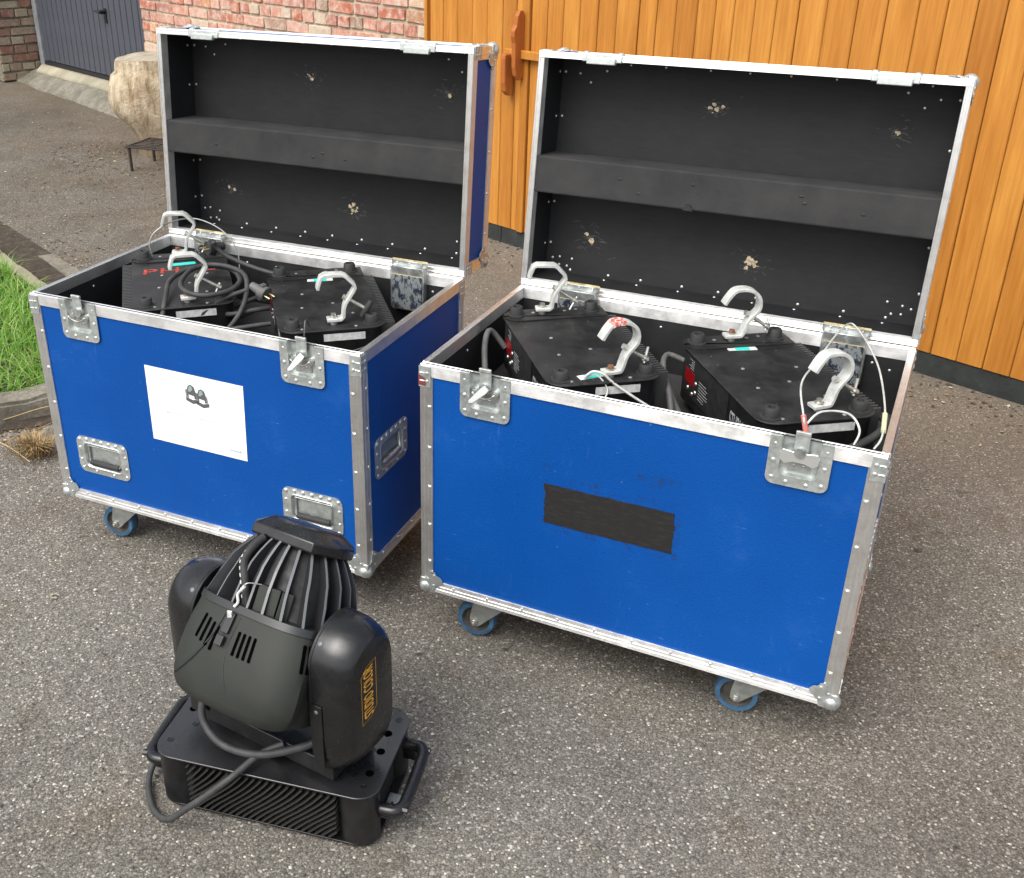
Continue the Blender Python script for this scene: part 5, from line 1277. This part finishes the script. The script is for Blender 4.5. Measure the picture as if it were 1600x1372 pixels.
# slots, catch and mould lines on the shroud
def on_shroud(phi, w, out): 
    p = hp(phi, w, 1, out); dp = (hp(phi + .01, w, 1, out) - hp(phi - .01, w, 1, out)).normalized(); dw = (hp(phi, w + .004, 1, out) - hp(phi, w - .004, 1, out)).normalized(); nn = dp.cross(dw).normalized()
    return p, dp, dw, nn
def slot(phi, w, L, wd_, lean):
    p, dp, dw, nn = on_shroud(phi, w, .0003); u = (dw + dp * lean).normalized(); v_ = nn.cross(u).normalized()
    Xs = HX @ Matrix(((v_.x, u.x, nn.x, p.x), (v_.y, u.y, nn.y, p.y), (v_.z, u.z, nn.z, p.z), (0, 0, 0, 1)))
    MB().prism(rrect(wd_, L, wd_ * .48, 4), -.004, .0008, 0, Xs).build('vent_slot', 'deep_black', head)
for i in range(4): slot(-2.12 + i * .085, -.020 - .004 * i, .048, .0062, 0)
for i in range(4): slot(-1.52 + i * .085, -.026, .046, .0062, 0)
for i in range(4): slot(-.66 + i * .085, -.012, .052, .0062, 0)
def line_on(pts, r_, name, mat): 
    P = [HX @ hp(a, w, 1, -.0004) for a, w in pts]; MB().tube([tuple(p) for p in smoothpath(P, 6)], r_, 6).build(name, mat, head, smooth=60)
line_on([(-1.87, .02), (-1.90, -.02), (-1.96, -.05), (-2.08, -.085), (-2.22, -.112), (-2.34, -.125)], .0028, 'mould_line', 'black_matt')
line_on([(-1.60, .02), (-1.63, -.03), (-1.60, -.07), (-1.50, -.105), (-1.36, -.138)], .0012, 'mould_line', 'black_matt')
ct = MB()
for w0, L, o_ in ((.004, .040, .004), (-.030, .020, .008)):
    p, dp, dw, nn = on_shroud(-1.735, w0, o_); ct.box((0, 0, 0), (.017, .007, L), 0, HX @ Matrix(((dp.x, nn.x, dw.x, p.x), (dp.y, nn.y, dw.y, p.y), (dp.z, nn.z, dw.z, p.z), (0, 0, 0, 1))))
ct.build('catch', 'rib_black', head, bevel=.0015)
# small carabiner and lanyard on the catch
p0 = HX @ hp(-1.735, .034, 1, .008); p1 = HX @ hp(-1.70, .068, 1, .012); p2 = HX @ hp(-1.62, .085, 1, .016); p3 = HX @ hp(-1.48, .088, 1, -.006)
MB().tube([tuple(p) for p in smoothpath([p1, p2, p3], 5)], .0012, 6).build('lanyard', 'steel_wire', head, smooth=60)
cb = MB(); cb.tube([tuple(p0 + (p1 - p0) * f + Vector((.0035 * math.sin(6.28 * f), .002, 0))) for f in [i / 8 for i in range(9)]], .0028, 6); cb.cyl(tuple(p1), tuple(p1 + (p2 - p1) * .6), .0032, n=8)
q = HX @ hp(-1.735, .020, 1, .010); cb.box(tuple(q), (.009, .004, .014)); cb.build('lanyard_clip', 'label_white', head, smooth=50)
# braided loom over the ribs
P = [HX @ hp(-2.05, .168, 1.0, .004), HX @ hp(-2.02, .150, 1.0, .006), HX @ hp(-1.98, .120, 1, .004), HX @ hp(-1.85, .085, 1.0, -.006), HX @ hp(-1.74, .05, 1.0, -.016), HX @ hp(-1.72, .036, 1, -.02)]
lm = MB().tube([tuple(p) for p in smoothpath(P, 6)], .0085, 10).build('wire_loom', 'rubber', head, smooth=70)
PP = smoothpath(P, 12); fl = MB()
for i in range(8, len(PP) - 14, 4): fl.cyl(tuple(PP[i] + Vector((-.0045, -.0075, .003))), tuple(PP[i + 2] + Vector((-.0045, -.0075, .003))), .0012, n=5)
fl.build('loom_tracer', 'label_white', lm)
# tail cable: from the arm, looping over the base and round its left end
Y = lambda x, y, z: YX @ Vector((x, y, z))
P = [Y(.150, -.045, .235), Y(.10, -.075, .205), Y(.02, -.105, .172), Y(-.06, -.118, .168), Y(-.115, -.108, .19), Y(-.128, -.095, .225), Y(-.122, -.075, .262)]
MB().tube([tuple(p) for p in smoothpath(P, 8)], .0078, 10).build('head_cable', 'cable_black', ml, smooth=70)
P = [Y(.06, -.07, .192), Y(.02, -.10, .168), Vector((-.055, -.160, .140)), Vector((-.13, -.185, .075)), Vector((-.185, -.180, .022)), Vector((-.235, -.150, .009)), Vector((-.276, -.095, .012)), Vector((-.285, -.045, .030)), Vector((-.262, -.015, .060))]
MB().tube([tuple(p) for p in smoothpath(P, 8)], .0068, 10).build('mains_cable', 'cable_black', ml, smooth=70)

# ------------------------------------------------------------------ cables and safety wires in the cases
zt = PZ + .004
def loop(cx, cy, rx, ry, z, n=14, tilt=0.0, ph=0): return [(cx + rx * math.cos(ph + 2 * math.pi * i / n), cy + ry * math.sin(ph + 2 * math.pi * i / n), z + tilt * math.sin(ph + 2 * math.pi * i / n)) for i in range(n)]
cA = caseA
def Lp(lamp, pts):
    Xw = Matrix.Translation(lamp.location) @ Matrix.Rotation(lamp.rotation_euler[2], 4, 'Z'); Xi = case_matrix(cA).inverted(); return [tuple(Xi @ (Xw @ Vector(p))) for p in pts]
# coil on the left lamp of the left case
coil = [(-.225, .10, .05), (-.19, .085, .135), (-.13, .07, .175), (-.04, .055, .185), (.02, .01, .190), (.02, -.05, .196), (-.02, -.105, .195), (-.10, -.12, .190), (-.155, -.09, .185), (-.18, -.03, .185), (-.155, .015, .188), (-.10, .03, .194), (-.03, .0, .205), (-.005, -.05, .207), (-.03, -.10, .205), (-.10, -.135, .198), (-.19, -.12, .16), (-.235, -.07, .11), (-.245, .0, .08), (-.225, .06, .09)]
coil = [(a - .045, b - .025, c_) for a, b, c_ in coil]
cable('power_cable', 'dark grey power cable coiled on the left lamp of the left case', 'cable', cA, Lp(lampA0, coil), .0066, 'cable_black', 6)
pl_ = [(.06, -.095, .235), (.065, -.105, .215), (.055, -.135, .190), (.02, -.20, .165), (-.03, -.27, .15), (-.06, -.33, .12)]
cable('power_cable', 'power cable running right from the black plug under the left hinge', 'cable', cA, Lp(lampA0, pl_), .0066, 'cable_black', 6)
def plug(label, c, p, d, mat):
    X = case_matrix(c) @ Matrix.Translation(p) @ Vector(d).to_track_quat('Z', 'Y').to_matrix().to_4x4()
    t_ = thing('mains_plug', label, 'plug', X.translation); t_.rotation_euler = X.to_euler()
    MB().lathe([(.008, -.040), (.011, -.038), (.013, -.012), (.019, -.008), (.0195, .012), (.018, .0135), (.017, .012)], 20).build('plug_body', mat, t_, smooth=45)
    for s_ in (-1, 1): MB().cyl((s_ * .0095, 0, .010), (s_ * .0095, 0, .031), .0024, n=8).build('pin', 'brass', t_, smooth=50)
    
    for s_ in (-1, 1): MB().box((0, s_ * .0195, -.004), (.016, .005, .012)).build('plug_grip', mat, t_, bevel=.001)
    return t_
t = NT('brass'); t.set(Base_Color=(.62, .50, .25), Metallic=.8, Roughness=.4)
pA = Lp(lampA0, [(.085, -.090, .212)])[0]
plug('black mains plug with brass pins below the left hinge of the left case', cA, pA, (-.35, -.75, .05), 'rubber')
pB = Lp(lampA1, [(.03, .150, .175)])[0]
plug('grey mains plug with brass pins beside the right lamp of the left case', cA, pB, (.80, -.10, -.25), 'cable_grey')
b2 = Lp(lampA1, [(.035, .190, .183), (.03, .25, .165), (.02, .31, .13), (.06, .30, .10), (.08, .22, .095), (.06, .165, .12)])
cable('power_cable', 'grey cable behind the grey plug between the two lamps of the left case', 'cable', cA, b2, .0062, 'cable_black', 6)
b3 = Lp(lampA1, [(.02, .137, .135), (.0, .18, .14), (.01, .235, .13), (.06, .25, .12), (.115, .20, .12), (.13, .15, .13)])
cable('power_cable', 'black cable loop between the two lamps of the left case', 'cable', cA, b3, .0064, 'cable_black', 6)
b4 = Lp(lampA1, [(-.05, .140, .12), (-.055, .20, .118), (-.05, .26, .11), (-.02, .30, .09)])
cable('power_cable', 'lower cable strand beside the right lamp of the left case', 'cable', cA, b4, .0062, 'cable_black', 6)
# faceted foam pad between the two lamps
fp = MB(); Xc = case_matrix(cA)
V_ = [(-.005, -.27, .60), (.145, -.27, .60), (.115, -.13, .60), (-.03, -.15, .60), (.015, -.262, .648), (.085, -.255, .672), (.095, -.18, .690), (.03, -.17, .668)]
fp.add([tuple(Xc @ Vector(p)) for p in V_], [(0, 1, 5, 4), (1, 2, 6, 5), (2, 3, 7, 6), (3, 0, 4, 7), (4, 5, 6), (4, 6, 7), (0, 3, 2, 1)])
o = fp.build('foam_pad', 'grey_foam', bevel=.004); tag(o, 'dark faceted foam pad between the two lamps of the left case', 'foam')
# safety wires
def wire(label, c, pts, r_=.0019, mat='steel_wire', name='safety_wire'): return cable(name, label, 'wire', c, pts, r_, mat, 8, 'thin steel safety wires on the lamps')
Q = Lp(lampA0, [(.20, .07, .160), (.20, .075, .20), (.20, .055, .235), (.20, .0, .262), (.195, -.06, .265), (.17, -.12, .24), (.145, -.155, .20), (.135, -.165, .16), (.12, -.16, .10)])
wire('thin steel safety wire arching over the far hook of the left lamp, left case', cA, Q)
Q = Lp(lampA1, [(-.200, .055, .161), (-.215, .065, .185), (-.232, .07, .175), (-.240, .072, .13), (-.245, .05, .09), (-.245, -.02, .105), (-.24, -.07, .115)])
wire('thin dark safety wire hanging from the near end of the right lamp, left case', cA, Q, .0018, 'cable_grey')
cA = caseB
Q = Lp(lampB0, [(-.197, .045, .161), (-.205, .030, .178), (-.215, .010, .176), (-.222, -.01, .158), (-.232, -.035, .14), (-.25, -.07, .118), (-.262, -.10, .10)])
wire('pale safety wire with a sleeve at the near end of the left lamp, right case', cA, Q, .0030, 'clamp_grey')
Q = Lp(lampB0, [(-.197, .045, .161), (-.206, .02, .170), (-.224, .0, .14), (-.236, .02, .11)])
wire('short looped end of the safety wire on the left lamp, right case', cA, Q, .0018, 'clamp_grey')
Q = [(.339, -.270, .735), (.331, -.272, .765), (.323, -.268, .790), (.300, -.17, .812), (.312, -.06, .820), (.326, .10, .822), (.339, .225, .806), (.360, .215, .800), (.396, .15, .785), (.430, .04, .776), (.458, -.10, .755), (.464, -.18, .735), (.455, -.21, .72)]
w1 = wire('long pale safety wire looping up over the near hook of the right lamp, right case', cA, Q, .0021, 'clamp_grey')
Q = Lp(lampB1, [(-.245, .045, .165), (-.232, .01, .182), (-.238, -.045, .176), (-.262, -.06, .15), (-.272, -.045, .12)])
wire('small pale wire loop beside the right latch of the right case', cA, Q, .0024, 'clamp_grey')
def sleeve(parent, p, q, r_, mat, name):
    Xi = Matrix.Translation(-Vector(parent.location)); P = in_case(caseB, [p, q])
    MB().cyl(tuple(Xi @ Vector(P[0])), tuple(Xi @ Vector(P[1])), r_, n=10).build(name, mat, parent, smooth=50)
a = [(.334, -.272, .755), (.323, -.268, .790), (.4595, -.11, .753), (.4645, -.165, .739)]
sleeve(w1, a[0], a[1], .0052, 'crimp_red', 'red_sleeve'); sleeve(w1, a[2], a[3], .0050, 'crimp_lime', 'lime_sleeve')
# grey cables down the sides of the lamps in the right case
Q = Lp(lampB0, [(.165, .128, .09), (.170, .165, .135), (.12, .190, .115), (.03, .205, .06), (-.07, .215, .03)])
cable('lamp_cable', 'grey cable hanging down left of the left lamp in the right case', 'cable', cA, Q, .0075, 'cable_grey', 6)
Q = Lp(lampB1, [(.19, .122, .12), (.205, .160, .13), (.15, .185, .11), (.03, .190, .065), (-.09, .185, .03)])
cable('lamp_cable', 'grey cable hanging down left of the right lamp in the right case', 'cable', cA, Q, .0070, 'cable_grey', 6)
Q = Lp(lampB0, [(-.08, -.155, .08), (-.12, -.165, .11), (-.17, -.160, .11), (-.215, -.155, .07)])
cable('lamp_cable', 'short grey cable loop right of the left lamp in the right case', 'cable', cA, Q, .0075, 'cable_grey', 6)
Q = Lp(lampB1, [(-.285, .02, .105), (-.275, -.03, .115), (-.25, -.10, .125), (-.205, -.155, .130), (-.15, -.16, .125), (-.10, -.155, .10)])
cable('lamp_cable', 'dark cable along the near right corner of the right case', 'cable', cA, Q, .0085, 'cable_black', 6)
# loose red-ended hook in the near right corner of the left case
lk = thing('loose_clamp', 'loose hook clamp with a red edge in the near right corner of the left case', 'clamp', case_matrix(caseA) @ Vector((.415, -.225, .586)), R(-24.8 + 30))
lc = MB(); lc.ribbon([(-.03, .0), (-.035, .06), (-.03, .105), (.004, .118), (.03, .10), (.04, .05)], .026, .006); lc.build('hook', 'clamp_grey', lk, smooth=40, bevel=.001)
MB().ribbon([(.004, .1185), (.030, .1005)], .0265, .0066).build('red_edge', 'crimp_red', lk)
